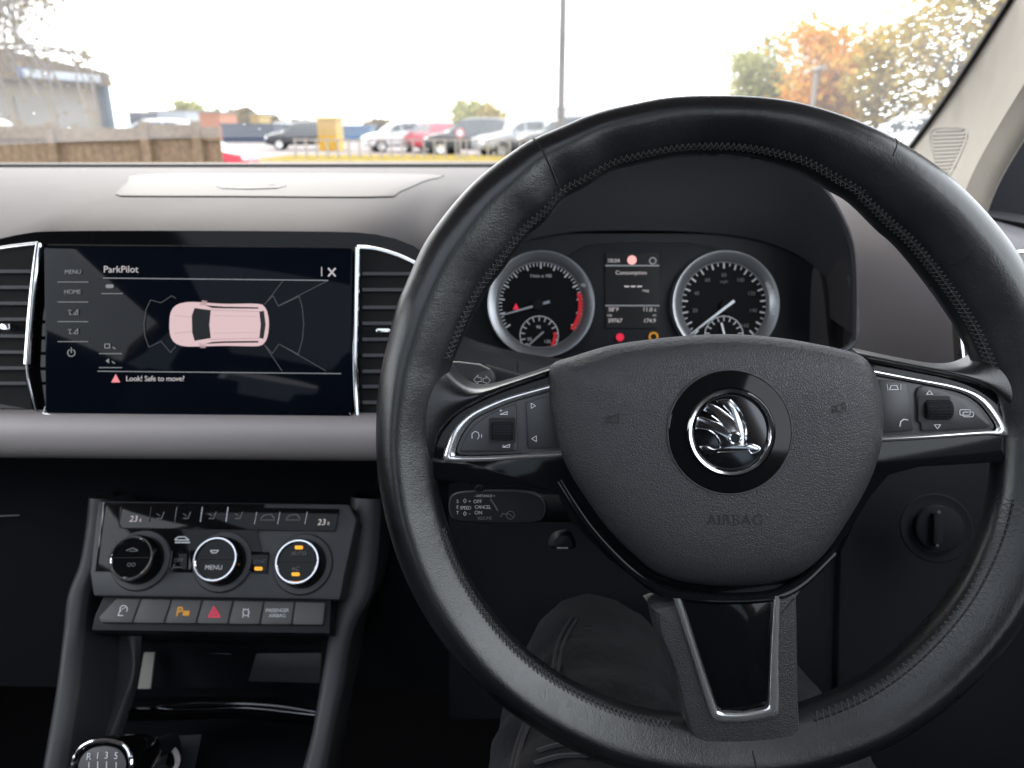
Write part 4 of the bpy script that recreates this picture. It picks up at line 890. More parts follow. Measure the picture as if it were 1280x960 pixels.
# bottom spoke
bs = [(826, 752), (818, 762), (823, 792), (841, 838), (857, 903), (868, 928), (876, 938), (888, 944), (934, 946), (978, 942), (994, 933), (998, 920), (996, 856), (994, 741), (990, 730)]
bso = [WP.at(x, y, .006) for x, y in bs]
bcen = WP.at(920, 830, .006)
obj('lower_spoke', puff(bso, bcen, WP.n, [(1.0, -.018), (1.0, -.002), (.985, .0022), (.95, .0042), (.85, .005), (.02, .005)], 90), grain, sw)
uo = [(842, 748), (866, 822), (884, 880), (890, 896), (900, 902), (930, 902), (964, 896), (973, 888), (973, 820), (975, 745)]
ui_ = [(851, 748), (874, 822), (893, 878), (898, 888), (905, 890), (930, 890), (956, 885), (961, 878), (963, 820), (967, 745)]
n = 70
def chromeU(o_, i_, h, th):
    a = cr([Vector(q) for q in o_], n); b = cr([Vector(q) for q in i_], n)
    rows = [[WP.at(*p, h - th) for p in a], [WP.at(*p, h) for p in a], [WP.at(*(p.lerp(q, .3)), h + .0014) for p, q in zip(a, b)], [WP.at(*(p.lerp(q, .7)), h + .0014) for p, q in zip(a, b)], [WP.at(*q, h) for q in b], [WP.at(*q, h - th) for q in b]]
    cols = [sub2([r[j] for r in rows], 3) for j in range(n)]; return grid([list(r) for r in zip(*cols)])
obj('chrome_surround', chromeU(uo, ui_, .0122, .004), schrome, sw)
obj('gloss_insert', plate(WP, [(852, 745), (876, 822), (895, 879), (900, 888), (930, 889), (955, 884), (960, 876), (962, 820), (966, 743)], .0113, .002), gloss, sw, bevel=.0004)
obj('hub_lower_trim', tube(cr([WP.at(x, y, hh) for x, y, hh in ((700, 600, .002), (740, 660, .004), (790, 712, .006), (830, 738, .008), (870, 746, .010), (915, 748, .010), (965, 744, .010), (1000, 728, .008), (1040, 690, .004))], 50), .0036, 10, flat=.8), gloss, sw)
# hub pad
pad = [(690, 457), (720, 445), (764, 432), (810, 425), (858, 420), (900, 418), (940, 419), (980, 423), (1016, 429), (1050, 436), (1076, 444), (1090, 458), (1099, 480), (1104, 510), (1104, 540), (1098, 572), (1084, 608), (1060, 650), (1034, 688), (1010, 711), (985, 724), (950, 731), (905, 733), (862, 729), (835, 722), (810, 708), (768, 669), (735, 625), (712, 588), (699, 555), (690, 517), (688, 485)]
pc = WP.at(905, 560, .0)
def padpt(x, y): return WP.at(x, y, .0115)
prof = [(.985, -.010), (1.0, -.006), (1.005, -.001), (.995, .0028), (.965, .0064), (.92, .0098), (.86, .0126), (.77, .0148), (.65, .0163), (.5, .0171), (.35, .0172), (.15, .0172), (.02, .0172)]
pp = [padpt(x, y) - WP.n * 0 for x, y in pad]
PC = padpt(905, 560)
hub = obj('hub_pad', puff(pp, PC, WP.n, [(a, b - .002) for a, b in prof], 160), grain, sw)
HP = .0115 + .0152
bP = WP.at(912, 540, HP)
s5 = (D - HP) / F
bd = obj('badge_disc', lathe([(77.5 * s5, -.0015), (77 * s5, .0006), (75.5 * s5, .0012), (56 * s5, .0020), (54 * s5, .0010), (1e-5, .0006)], bP, WP.n, WP.u, 80), gloss, sw)
obj('badge_edge', tube([bP + WP.n * .0004 + (WP.u * math.cos(a * math.pi / 40) + WP.v * math.sin(a * math.pi / 40)) * 77.5 * s5 for a in range(80)], .0004, 6, closed=True), midp, bd)
obj('badge_ring', lathe([(55 * s5, .0012), (54.5 * s5, .0026), (52.5 * s5, .0036), (49.5 * s5, .0034), (47 * s5, .0022), (46.6 * s5, .0008)], bP, WP.n, WP.u, 90), chrome, bd)
HB = HP + .0008
BGP = Plane(912, 540, D); 
def bx_(pts, h): return [(820 + x / 4.174, 450 + y / 4.174) for x, y in pts]
obj('badge_field', lathe([(46.5 * s5, .0009), (30 * s5, .0014), (1e-5, .0017)], bP, WP.n, WP.u, 60), mat('mirror_black', (.05, .05, .055), .08, metal=.9), bd)
wing = [(310, 214), (345, 205), (380, 206), (415, 240), (445, 290), (462, 340), (470, 400), (465, 438), (482, 436), (545, 463), (497, 488), (490, 478), (400, 484), (312, 488), (282, 502), (248, 480), (226, 452), (262, 450), (300, 462), (332, 458), (330, 425), (310, 390), (275, 367), (240, 360), (205, 354), (212, 325), (222, 300), (255, 305), (318, 326), (347, 342), (325, 316), (290, 290), (246, 264), (262, 245), (278, 230), (315, 244), (365, 278), (407, 314), (385, 276), (350, 240)]
wp = [WP.at(x, y, HB + .0018) for x, y in bx_(wing, 0)]
obj('winged_arrow', prism(wp, WP.n, .0012), dchrome, bd, bevel=.0003)
def wl(pts, r=.00038, m_=chrome, h=.0021):
    return tube(cr([WP.at(x, y, HB + h) for x, y in bx_(pts, 0)], 24), r, 6)
obj('arrow_edges', join(wl([(385, 208), (425, 252), (452, 305), (466, 360), (468, 420), (466, 445)], .0007), wl([(312, 214), (350, 206), (385, 208)]), wl([(250, 262), (278, 231), (320, 246), (368, 280), (405, 312)]), wl([(207, 352), (222, 301), (262, 307), (318, 326), (345, 340)]),
    wl([(205, 355), (270, 364), (312, 392), (334, 430), (336, 456), (300, 464), (262, 450), (226, 451)]), wl([(320, 480), (400, 478), (480, 474)]), wl([(466, 448), (500, 440), (545, 463), (500, 486), (480, 462)]), wl([(350, 238), (385, 275), (407, 313)]), wl([(290, 290), (325, 316), (347, 342)])), chrome, bd)
obj('arrow_eye', tube([WP.at(820 + (412 + 29 * math.cos(a * math.pi / 15)) / 4.174, 450 + (408 + 29 * math.sin(a * math.pi / 15)) / 4.174, HB + .002) for a in range(30)], .0007, 6, closed=True), chrome, bd)
obj('arrow_eye_hole', plate(WP, circ(820 + 412 / 4.174, 450 + 408 / 4.174, 5.4, 18), HB + .0021, .0002), gloss, bd, smooth=False)
TP = Plane(912, 600, D)
obj('airbag_lettering', textm('AIRBAG', WP.at(918, 650, HP - .0005), WP.u, WP.v, 13 / .7 * s5, ext=.0006, shear=.0, sp_=1.12), emb, hub, bevel=.0)
def horn(cx, cy, k):
    r = lambda pts: [(cx + x * math.cos(k) - y * math.sin(k), cy + x * math.sin(k) + y * math.cos(k)) for x, y in pts]
    return join(line(WP, r([(-9, -3), (-4, -3), (7, -6), (7, 5), (-4, 3), (-9, 3)]), 1.0, HP - .0004), line(WP, r([(-4, -3), (-4, 3)]), .8, HP - .0004), line(WP, r([(-9, 0), (-9, 5)]), .8, HP - .0004))
obj('horn_symbol', join(horn(766, 524, R(-3))), emb, hub, smooth=False); obj('horn_symbol', horn(1050, 510, R(-4)), emb, hub, smooth=False)

# ================================================================== DRIVER
def body():
    import math as m
    v = []; r = []; ed = []
    def add(p, rad, par=None):
        v.append(Vector(p)); r.append(rad)
        if par is not None: ed.append((par, len(v) - 1))
        return len(v) - 1
    hip = add((.11, -.02, .70), (.15, .11))
    hl = add((.035, .03, .70), (.10, .09), hip); t1 = add((.03, .16, .755), (.092, .09), hl); t2 = add((.045, .34, .83), (.078, .08), t1)
    k = add((.068, .50, .850), (.064, .066), t2); k2 = add((.070, .555, .80), (.060, .060), k); c1 = add((.068, .66, .63), (.055, .058), k2); a1 = add((.065, .82, .44), (.038, .04), c1); f1 = add((.065, .95, .43), (.042, .03), a1)
    hr = add((.195, .03, .70), (.10, .09), hip); u1 = add((.205, .16, .74), (.092, .09), hr); u2 = add((.207, .34, .77), (.078, .08), u1)
    q = add((.205, .52, .79), (.064, .066), u2); q2 = add((.205, .575, .74), (.058, .06), q); d1 = add((.215, .70, .62), (.052, .056), q2); b1 = add((.21, .90, .46), (.038, .04), d1); g1 = add((.21, 1.02, .48), (.042, .03), b1)
    w = add((.11, -.12, .84), (.14, .10), hip); ch = add((.11, -.20, 1.02), (.17, .11), w); nk = add((.11, -.25, 1.17), (.10, .075), ch); n2 = add((.11, -.25, 1.24), (.05, .05), nk)
    hd1 = add((.11, -.24, 1.32), (.075, .09), n2); hd2 = add((.11, -.24, 1.40), (.06, .075), hd1)
    for s in (-1, 1):
        sh = add((.11 + s * .17, -.24, 1.13), (.06, .06), nk); el = add((.11 + s * .25, -.10, .88), (.045, .045), sh)
        wr = add((.11 + s * .18, .10, .86), (.03, .026), el); add((.11 + s * .15, .17, .86), (.038, .018), wr)
    me = bpy.data.meshes.new('person'); org = Vector((.11, -.02, .62)); me.from_pydata([p - org for p in v], ed, [])
    o = bpy.data.objects.new('body', me); COL.objects.link(o)
    sk = o.modifiers.new('k', 'SKIN'); sk.use_smooth_shade = True
    for i, x in enumerate(r): me.skin_vertices[0].data[i].radius = x
    me.skin_vertices[0].data[0].use_root = True
    ss = o.modifiers.new('s', 'SUBSURF'); ss.levels = ss.render_levels = 2
    dg = bpy.context.evaluated_depsgraph_get(); dg.update()
    m2 = bpy.data.meshes.new_from_object(o.evaluated_get(dg)); bpy.data.objects.remove(o)
    bm = bmesh.new(); bm.from_mesh(m2)
    bmesh.ops.subdivide_edges(bm, edges=[e for e in bm.edges if all(x.co.y > .1 and x.co.z < .35 for x in e.verts)], cuts=2, use_grid_fill=True)
    bm.normal_update()
    for x in bm.verts:
        p = x.co + org
        if p.y > .1:  # cloth folds round the knees and across the thighs
            f = noise.noise(Vector((p.x * 14, p.y * 9, p.z * 16))) * .006 + noise.noise(Vector((p.x * 40, p.y * 16, p.z * 50))) * .0012
            f += .0022 * math.sin(p.y * 160 + 8 * noise.noise(p * 12)) * sm(.50 - abs(p.y - .36) * 4, 0, .3)
            x.co += x.normal * f
    bm.to_mesh(m2); bm.free()
    for p in m2.polygons: p.use_smooth = True
    root = thing('person', org, 'seated driver in charcoal denim jeans, knees visible behind the steering wheel', 'person')
    o = bpy.data.objects.new('body', m2); COL.objects.link(o); o.parent = root; o.name = 'body'
    m2.materials.clear(); m2.materials.append(denim)
    ORG[o] = org
    from mathutils.bvhtree import BVHTree
    bv = BVHTree.FromPolygons([x.co + org for x in m2.vertices], [list(p.vertices) for p in m2.polygons])
    def proj(px, py, off):
        h = bv.ray_cast(CAM, ray(px, py).normalized())
        return (h[0] + h[1] * off) if h[0] is not None else None
    sm_ = mat('denim_seam', (.05, .048, .052), .9, bump=[('noise', 1500, .5, .0005)])
    out = []
    for path in ([(716, 772), (700, 800), (693, 830), (690, 860)], [(722, 774), (706, 802), (699, 832), (696, 862)], [(612, 880), (603, 910), (598, 960)], [(657, 905), (648, 930), (640, 962)], [(662, 907), (653, 932), (645, 964)], [(672, 940), (700, 932), (740, 932)], [(668, 955), (700, 946), (745, 945)]):
        pts = [proj(x, y, .0006) for x, y in path]; pts = [p for p in pts if p is not None]
        if len(pts) > 1: out.append(tube(cr(pts, 14), .0016, 5))
    if out: obj('trouser_seams', join(*out), sm_, root)
    hair = bpy.data.meshes.new('hair'); 
    obj('hair', lathe([(1e-5, .11), (.05, .10), (.085, .06), (.098, .0), (.09, -.04)], Vector((.11, -.255, 1.38)), Vector((0, -.25, .97)).normalized(), AX, 24), mat('brown_hair', (.03, .018, .01), .7), root)
body()
# door pocket shapes, lower right
dp = Plane(1250, 860, .66, (-.5, .1, .9))
obj('door_pocket', join(plate(dp, [tuple(p) for p in cr([Vector(q) for q in ((1222, 960), (1220, 880), (1238, 840), (1290, 815), (1420, 800), (1420, 1060), (1230, 1060))], 40, True)], 0, .02)), dark,
    label='dark moulded door pocket low on the right beyond the wheel', cat='door pocket', bevel=.003)
pd = thing('pedal', P(810, 775, .80), 'small dark pedal in the footwell beside the knee', 'pedal')
obj('pedal_pad', box(P(815, 772, .80), (.045, .015, .03)), midp, pd, bevel=.004); obj('pedal_arm', tube([P(815, 770, .81), P(812, 700, .86)], .006, 8), darkm, pd)

# ================================================================== OUTSIDE
def LM(name, col, rough=.8, **k): return mat(name, col, rough, **k)
brick = LM('building_cladding', (.21, .17, .12), var=(1, .08)); roofm = LM('brown_roof', (.10, .07, .045), var=(1.5, .15)); blue = LM('blue_sign', (.08, .11, .2)); wooda = LM('weathered_fence_wood', (.165, .115, .07), .9, var=(14, .3), bump=[('noise', 40, .6, .01)])
whitec = LM('white_car_paint', (.5, .5, .51), .4, coat=.1); redc = LM('red_car_paint', (.36, .03, .05), .4, coat=.1); darkc = LM('dark_car_paint', (.03, .033, .04), .4, coat=.1); greyc = LM('silver_car_paint', (.35, .36, .38), .3, metal=.5, coat=.5)
carglass = LM('car_glass', (.03, .04, .045), .08); tyre = LM('tyre', (.015, .015, .015), .85); rimm = LM('alloy', (.5, .5, .5), .3, metal=.8); lampm = LM('lamp_glass', (.7, .7, .7), .15)
wh = thing('warehouse', PZ(70, 175, 0), 'large beige warehouse with brown roof and blue fascia sign on the left', 'building')
WD = 62
A1 = PY(136, 175, 62); Am = PY(0, 175, 52.5); A1.z = Am.z = 0
dirn = (A1 - Am).normalized(); A0 = A1 - dirn * 34; back = Vector((-dirn.y, dirn.x, 0))
if back.y < 0: back = -back
up = Vector((0, 0, 1)); A2, A3 = A1 + back * 30, A0 + back * 30
def hz(px, py, base): return PY(px, py, base.y).z
Hh = hz(133, 108, A1)
V = [A0, A1, A2, A3] + [p + up * Hh for p in (A0, A1, A2, A3)]
obj('wall', (V, [[0, 1, 5, 4], [1, 2, 6, 5], [2, 3, 7, 6], [3, 0, 4, 7]]), brick, wh, smooth=False)
hA = hz(128, 91, A1); hm = hz(0, 58, Am); h0_ = hm + (hm - hA) * .9
F0, Fm, F1 = A0 - back * .8, Am - back * .8, A1 - back * .8 + dirn * .3
obj('roof', ([F0 + up * Hh, Fm + up * Hh, F1 + up * Hh, F0 + up * h0_, Fm + up * hm, F1 + up * hA, A3 + up * h0_, A2 + up * hA, A3 + up * Hh, A2 + up * Hh, Am + back * 30 + up * hm],
   [[0, 1, 4, 3], [1, 2, 5, 4], [2, 9, 7, 5], [3, 4, 10, 6], [4, 5, 7, 10], [6, 8, 0, 3], [0, 2, 9, 8]]), roofm, wh, smooth=False)
def onf(f, z): return Fm.lerp(F1, f) - back * .12 + up * z
zs0, zs1 = hz(60, 100, Fm.lerp(F1, .45)), hz(60, 87, Fm.lerp(F1, .45))
obj('fascia_sign', prism([onf(.15, zs0), onf(.15, zs1), onf(.88, zs1 - .3), onf(.88, zs0)], -back, .1), blue, wh, smooth=False)
lt = []
for i in range(14):
    lt.append(box(onf(.2 + i * .048, (zs0 + zs1) / 2 - .05) - back * .12, (.45, .05, .5)))
obj('sign_lettering', join(*lt), LM('pale_letters', (.6, .63, .66)), wh, smooth=False)
obj('corner_post', box(A1 + up * Hh / 2 - back * .2, (.7, .7, Hh)), LM('blue_post', (.04, .07, .10)), wh, smooth=False)
for i in range(3):
    p = A0.lerp(A1, .70 + .1 * i) - back * .06 + up * 1.6; obj('door', box(p, (2.6, .1, 3.2), Matrix.Rotation(math.atan2(dirn.y, dirn.x), 3, 'Z')), LM('roller_door', (.19, .175, .15)) if 'roller_door' not in MATS else MATS['roller_door'], wh, smooth=False)

# wooden fence (one thing: panels and posts fixed together)
fc = thing('timber_fence', PY(140, 200, 13) * 1.0, 'weathered timber post and rail fence in front of the warehouse, ending at the road', 'fence')
FY = 13.0; ftop = PY(140, 156, FY).z
xs = [PY(x, 180, FY).x for x in (-300, -180, -55, 68, 185, 249)] + [PY(276, 180, FY).x]
for i, x in enumerate(xs[:-1]):
    z = ftop + (.04 if i < 4 else .06)
    obj('post', box((x, FY - .05, z / 2), (.13, .13, z)), wooda, fc, smooth=False)
    x1 = xs[i + 1]; dz = random.uniform(-.03, .03)
    obj('rail', box(((x + x1) / 2, FY - .03, ftop - .12 + dz), (x1 - x, .05, .20), Matrix.Rotation(random.uniform(-.008, .008), 3, 'Y')), wooda, fc, smooth=False)
    n_ = max(2, int((x1 - x) / .14)); bs_ = [box((x + (j + .5) * (x1 - x) / n_, FY + .03, (ftop - .04) / 2 - .02 + random.uniform(-.012, .01)), ((x1 - x) / n_ * .93, .025, ftop - .06)) for j in range(n_)]
    obj('boards', join(*bs_), wooda, fc, smooth=False)
    obj('rail', box(((x + x1) / 2, FY - .03, ftop - .62), (x1 - x, .05, .12)), wooda, fc, smooth=False)

# cars
def car_parts(L_=4.4, H=1.62, Wd=1.8, suv=True):
    """lofted body: section rings along the length"""
    hl = L_ / 2; w = Wd / 2
    #  x, belt z, top z, half width, top half width
    st_ = [(-hl, .72, .82, w * .80, w * .6), (-hl + .12, .88, 1.0, w * .93, w * .7), (-hl + .45, .98, 1.28 if suv else 1.1, w, w * .74), (-hl + .8, 1.0, H - .06, w, w * .72), (-hl + 1.5, 1.0, H, w, w * .72), (-hl + 2.3, 1.0, H - .02, w, w * .72), (-hl + 2.75, 1.0, H - .14, w, w * .74),
           (-hl + 3.3, 1.0, 1.12, w, w * .80), (-hl + 3.5, .98, 1.02, w, w * .82), (hl - .35, .86, .92, w * .97, w * .8), (hl - .08, .70, .78, w * .85, w * .7), (hl, .55, .62, w * .75, w * .6)]
    rows = []
    for x, b, t, hw, tw in st_:
        zb = .28 if abs(x) < hl - .3 else .35
        half = [(hw * .8, zb), (hw * .97, zb + .12), (hw, (zb + b) / 2), (hw * .98, b), (hw * .94, b + (t - b) * .12), (tw + (hw * .94 - tw) * .3, b + (t - b) * .7), (tw * .93, t - .02), (tw * .6, t + .01)]
        rows.append([Vector((x, -y, z)) for y, z in half] + [Vector((x, y, z)) for y, z in reversed(half)])
    cols = [sub2([r[j] for r in rows], 3) for j in range(16)]; g = [list(r) for r in zip(*cols)]
    V, Fc = grid(g, True); n = 16; m_ = len(g)
    Fc += [list(range(n)), list(range((m_ - 1) * n, m_ * n))]
    bodyf = (V, Fc)
    gls = []
    for s in (-1, 1):
        f = lambda x, z: Vector((x, s * (w * .94 - (z - 1.02) / (H - 1.02) * (w * .94 - w * .74) + .012), z))
        gls.append(([f(-hl + .55, 1.06), f(-hl + 1.45, 1.06), f(-hl + 1.45, H - .12), f(-hl + .85, H - .16)], [[0, 1, 2, 3]]))
        gls.append(([f(-hl + 1.52, 1.06), f(-hl + 2.35, 1.06), f(-hl + 2.35, H - .14), f(-hl + 1.52, H - .12)], [[0, 1, 2, 3]]))
        gls.append(([f(-hl + 2.42, 1.06), f(-hl + 3.15, 1.06), f(-hl + 2.72, H - .22), f(-hl + 2.42, H - .15)], [[0, 1, 2, 3]]))
    gls.append(([Vector((-hl + 3.38, y * w * .74, 1.10)) for y in (-1, 1)] + [Vector((-hl + 2.82, y * w * .66, H - .13)) for y in (1, -1)], [[0, 1, 2, 3]]))
    gls.append(([Vector((-hl + .33, y * w * .7, 1.12)) for y in (-1, 1)] + [Vector((-hl + .72, y * w * .64, H - .1)) for y in (1, -1)], [[0, 1, 2, 3]]))
    return bodyf, gls
def make_car(paint, lab, loc, rz, H=1.62, L_=4.4):
    t = thing('parked_car', (0, 0, 0), lab, 'car', 'cars parked across the road')
    b, g = car_parts(L_, H); hl = L_ / 2
    obj('body', b, paint, t)
    for q in g: obj('window', q, carglass, t, smooth=False)
    for x in (-hl + .8, hl - .85):
        for s in (-1, 1):
            wv = obj('wheel', lathe([(.18, 0), (.30, .02), (.34, .05), (.34, .18), (.30, .2), (.1, .2)], Vector((x, s * .93 , .34)), Vector((0, -s, 0)), AX, 24), tyre, t)
            obj('rim', lathe([(.21, -.004), (.10, .012), (1e-5, .0)], Vector((x, s * .93, .34)), Vector((0, -s, 0)), AX, 16), rimm, wv)
    for s in (-1, 1):
        obj('headlight', box((hl - .16, s * .66, .74), (.2, .3, .13)), lampm, t, bevel=.03)
        obj('mirror', box((.75, s * .98, 1.06), (.14, .18, .12)), paint, t, bevel=.03)
    t.location = loc; t.rotation_euler = (0, 0, rz); return t
def cpos(px, Y): p = PY(px, 200, Y); return (p.x, Y, 0)
proto = make_car(darkc, 'dark people carrier parked behind the posts left of the lamp post', cpos(594, 36), R(170))
def dup_car(paint, lab, loc, rz, sc=1):
    c = copy_tree(proto); c['label'] = lab; c.location = loc; c.rotation_euler = (0, 0, rz); c.scale = (sc, sc, sc)
    for ch in c.children:
        if ch.name.split('.')[0] in ('body', 'mirror'):
            ch.material_slots[0].link = 'OBJECT'; ch.material_slots[0].material = paint
    return c
dup_car(redc, 'small red car parked directly right of the white hatchback', cpos(541, 40), R(120), .92)
dup_car(whitec, 'white hatchback parked left of the red car behind the low fence', cpos(504, 42), R(200), .95)
dup_car(greyc, 'silver car partly hidden by the wheel rim, right of the dark people carrier', cpos(652, 35), R(205), .98)
dup_car(darkc, 'dark car beside the lamp post, mostly hidden by the wheel rim', cpos(706, 34), R(190), 1.03)
dup_car(greyc, 'silver car behind the lamp post, only its roof showing', cpos(770, 50), R(180), 1.05)
dup_car(darkc, 'dark estate car parked just left of the yellow container', cpos(382, 46), R(188), .95)
dup_car(whitec, 'white car roof showing above the timber fence', cpos(198, 38), R(182), .98)
dup_car(whitec, 'white car at the far left edge above the timber fence', cpos(-28, 38), R(175), 1.0)
dup_car(redc, 'low red car showing just past the end of the timber fence', cpos(236, 19.5), R(4), .72)
dup_car(whitec, 'white car seen through the wet edge of the windscreen', cpos(1130, 26), R(160), 1.0)
dup_car(greyc, 'silver car beyond the wheel rim below the orange tree', cpos(1075, 34), R(170), 1.0)
dup_car(greyc, 'distant silver car in front of the dark storage units', cpos(350, 75), R(185), 1.0)
# low fence of posts on the verge
lf = thing('railing', cpos(470, 33), 'low pale post and rail railing in front of the parked cars', 'railing')
gy = LM('pale_post', (.24, .22, .20))
rls = []
for i in range(62):
    x = -8.5 + i * .42 if i < 30 else 4.1 + (i - 30) * .72
    if x > 14: break
    obj('post', box((x, 31.2 if i < 30 else 28, .42 if i < 30 else .5), (.07 if i < 30 else .16, .08 if i < 30 else .16, .80 if i < 30 else .9)), gy, lf, smooth=False)
obj('rail', box((-2.2, 31.25, .76), (12.6, .05, .07)), gy, lf, smooth=False)
# lamp post and signs
p0 = PY(700, 160, 24)
lpst = thing('lamp_post', (p0.x, 24, 0), 'tall thin brown lamp post rising above the parked cars', 'lamp post')
lm_ = LM('brown_steel', (.05, .038, .03), .6)
obj('column', tube([(p0.x, 24, 0), (p0.x, 24, 1.4), (p0.x + .02, 24, 1.45), (p0.x + .02, 24, 8)], [.17, .17, .115, .10], 10), lm_, lpst)
obj('lantern', box((p0.x + .02, 23.6, 8.05), (.25, .8, .12)), lm_, lpst, bevel=.03)
obj('hatch', box((p0.x, 23.86, 1.0), (.12, .02, .4)), gy, lpst, smooth=False)
q0 = PY(1014, 150, 30)
l2 = thing('street_lamp', (q0.x, 30, 0), 'short pale street lamp standing before the orange tree', 'street lamp')
obj('column', tube([(q0.x, 30, 0), (q0.x, 30, PY(1014, 88, 30).z)], .09, 10), gy, l2)
obj('lantern', box((q0.x, 29.8, PY(1014, 86, 30).z), (.3, .7, .14)), gy, l2, bevel=.03)
sgp = PY(575, 166, 30)
ss = thing('road_sign', (sgp.x, 30, 0), 'small round red and white road sign before the dark people carrier', 'road sign')
obj('pole', tube([(sgp.x, 30, 0), (sgp.x, 30, sgp.z + .2)], .04, 8), gy, ss)
obj('disc', lathe([(.18, 0), (1e-5, .0)], Vector((sgp.x, 29.93, sgp.z)), Vector((0, -1, 0)), AX, 24), whitec, ss); obj('red_ring', lathe([(.18, .004), (.13, .004)], Vector((sgp.x, 29.92, sgp.z)), Vector((0, -1, 0)), AX, 24), redc, ss)
# containers and sheds
def shed(name, x0, y0, x1, Y, m, lab, cat, depth=6, group=None, ridge=0):
    a, b = PY(x0, y0, Y), PY(x1, y0, Y); zt = a.z
    t = thing(name, ((a.x + b.x) / 2, Y, 0), lab, cat, group)
    obj('walls', box(((a.x + b.x) / 2, Y + depth / 2, zt / 2), (b.x - a.x, depth, zt)), m, t, smooth=False)
    rb = [box((a.x + (b.x - a.x) * (i + .5) / 12, Y - .04, zt / 2), ((b.x - a.x) / 28, .08, zt * .94)) for i in range(12)]
    obj('ribs', join(*rb), m, t, smooth=False)
    obj('roof', box(((a.x + b.x) / 2, Y + depth / 2, zt + .06), (b.x - a.x + .3, depth + .3, .12)), MATS['pale_post'] if cat == 'shed' else m, t, smooth=False)
shed('shipping_container', 396, 149, 420, 43, LM('yellow_container', (.55, .33, .03), .5), 'bright yellow shipping container standing among the parked cars', 'container', 1.6)
shed('shipping_container', 276, 156, 342, 68, LM('navy_container', (.05, .065, .10), .6), 'long dark navy storage container beyond the end of the timber fence', 'container', 3)
shed('shipping_container', 428, 158, 462, 72, LM('blue_container', (.08, .16, .28), .6), 'blue container just right of the yellow one', 'container', 3)
shed('shed', 248, 141, 274, 80, LM('orange_shed', (.45, .17, .08), .7), 'small orange building among the trees left of the navy container', 'shed', 5)
shed('shed', 312, 143, 324, 90, LM('ochre_shed', (.42, .28, .06), .7), 'tiny ochre building above the navy container', 'shed', 4)
shed('shed', 185, 139, 232, 95, LM('grey_shed', (.40, .42, .45), .7), 'pale grey building low on the horizon right of the warehouse', 'shed', 8)
shed('shed', 160, 141, 176, 90, LM('dark_shed', (.08, .09, .12), .7), 'small dark box shaped building beside the warehouse corner', 'shed', 4)
shed('shed', 355, 152, 396, 85, LM('green_shed', (.10, .14, .12), .7), 'low dark green building left of the yellow container', 'shed', 6)
shed('shed', 690, 135, 860, 110, LM('white_shed', (.6, .6, .62), .7), 'long pale building on the horizon behind the lamp post', 'shed', 10)
shed('shed', 1060, 152, 1180, 60, LM('brown_shed', (.28, .22, .17), .7), 'low brown building behind the wet edge of the windscreen', 'shed', 6)

# trees
def tree(px, base, Y, toppy, wpx, mleaf, lab, name='tree', n=1500, seed=1, leaf=.28, gaps=.5, trunkr=.14, group=None, dens=1, bare=0):
    rnd = random.Random(seed); x = PY(px, 150, Y).x; H = PY(px, toppy, Y).z; Wd = wpx / F * Y * (1.45 if Y > 55 else 1)
    t = thing(name, (x, Y, 0), lab, 'tree', group)
    segs = []; tips = []
    def br(p, d, ln, r, lv):
        q = p + d * ln; mid = p + d * ln * .5 + Vector((rnd.uniform(-1, 1), rnd.uniform(-1, 1), 0)) * ln * .06
        segs.append(tube([p, mid, q], [r, r * .8, r * .6], 6, cap=False)); tips.append(mid); tips.append(q)
        if lv == 0: return
        for i in range(rnd.choice([3, 4])):
            nd = (d + Vector((rnd.uniform(-1, 1) * Wd / H * 2.2, rnd.uniform(-1, 1) * Wd / H * 2.2, rnd.uniform(-.1, .7))) * .8).normalized()
            br(q if i else mid, nd, ln * rnd.uniform(.55, .8), r * .55, lv - 1)
    h0 = H * .22
    br(Vector((x, Y, 0)), Vector((0, 0, 1)), h0, trunkr, 0)
    for i in range(5):
        br(Vector((x, Y, h0 * rnd.uniform(.75, 1))), Vector((rnd.uniform(-1, 1) * Wd / H, rnd.uniform(-1, 1) * Wd / H, rnd.uniform(.8, 1.2))).normalized(), H * .24, trunkr * .6, 2)
    br(Vector((x, Y, h0)), Vector((0, 0, 1)), H * .34, trunkr * .7, 2)
    # keep limbs inside height
    obj('trunk', join(*segs), MATS['bark'], t)
    V = []; Fc = []
    # clumps round the branch tips, scaled into the crown's box
    tz = max(p.z for p in tips); tx = max(abs(p.x - x) for p in tips)
    cl_ = [Vector((x + (p.x - x) * min(1, Wd / 2 / tx), Y + (p.y - Y) * min(1, Wd / 2 / tx), min(p.z, H * .96))) for p in tips if p.z > h0 * 1.1]
    cl_ += [Vector((x + rnd.gauss(0, Wd * .2), Y + rnd.gauss(0, Wd * .2), rnd.uniform(H * .3, H * .85))) for _ in range(14)]
    for i in range(int(n * 2.2)):
        c = rnd.choice(cl_); rr = Wd * .09
        p = c + Vector((rnd.gauss(0, rr), rnd.gauss(0, rr), rnd.gauss(0, rr * .8)))
        if p.z > H or p.z < .5: continue
        s_ = leaf * 1.25 * rnd.uniform(.5, 1.2); a = Vector((rnd.uniform(-1, 1), rnd.uniform(-1, 1), rnd.uniform(-1, 1))).normalized(); b = a.orthogonal().normalized(); c2 = a.cross(b)
        k = len(V); V += [p + b * s_ * .5, p + c2 * s_ * .32, p - b * s_ * .5, p - c2 * s_ * .32]; Fc.append([k, k + 1, k + 2, k + 3])
    if n: 
        lo_o = obj('crown', (V, Fc), mleaf, t, smooth=False)
    return t
LM('bark', (.10, .08, .065), .9, var=(8, .3))
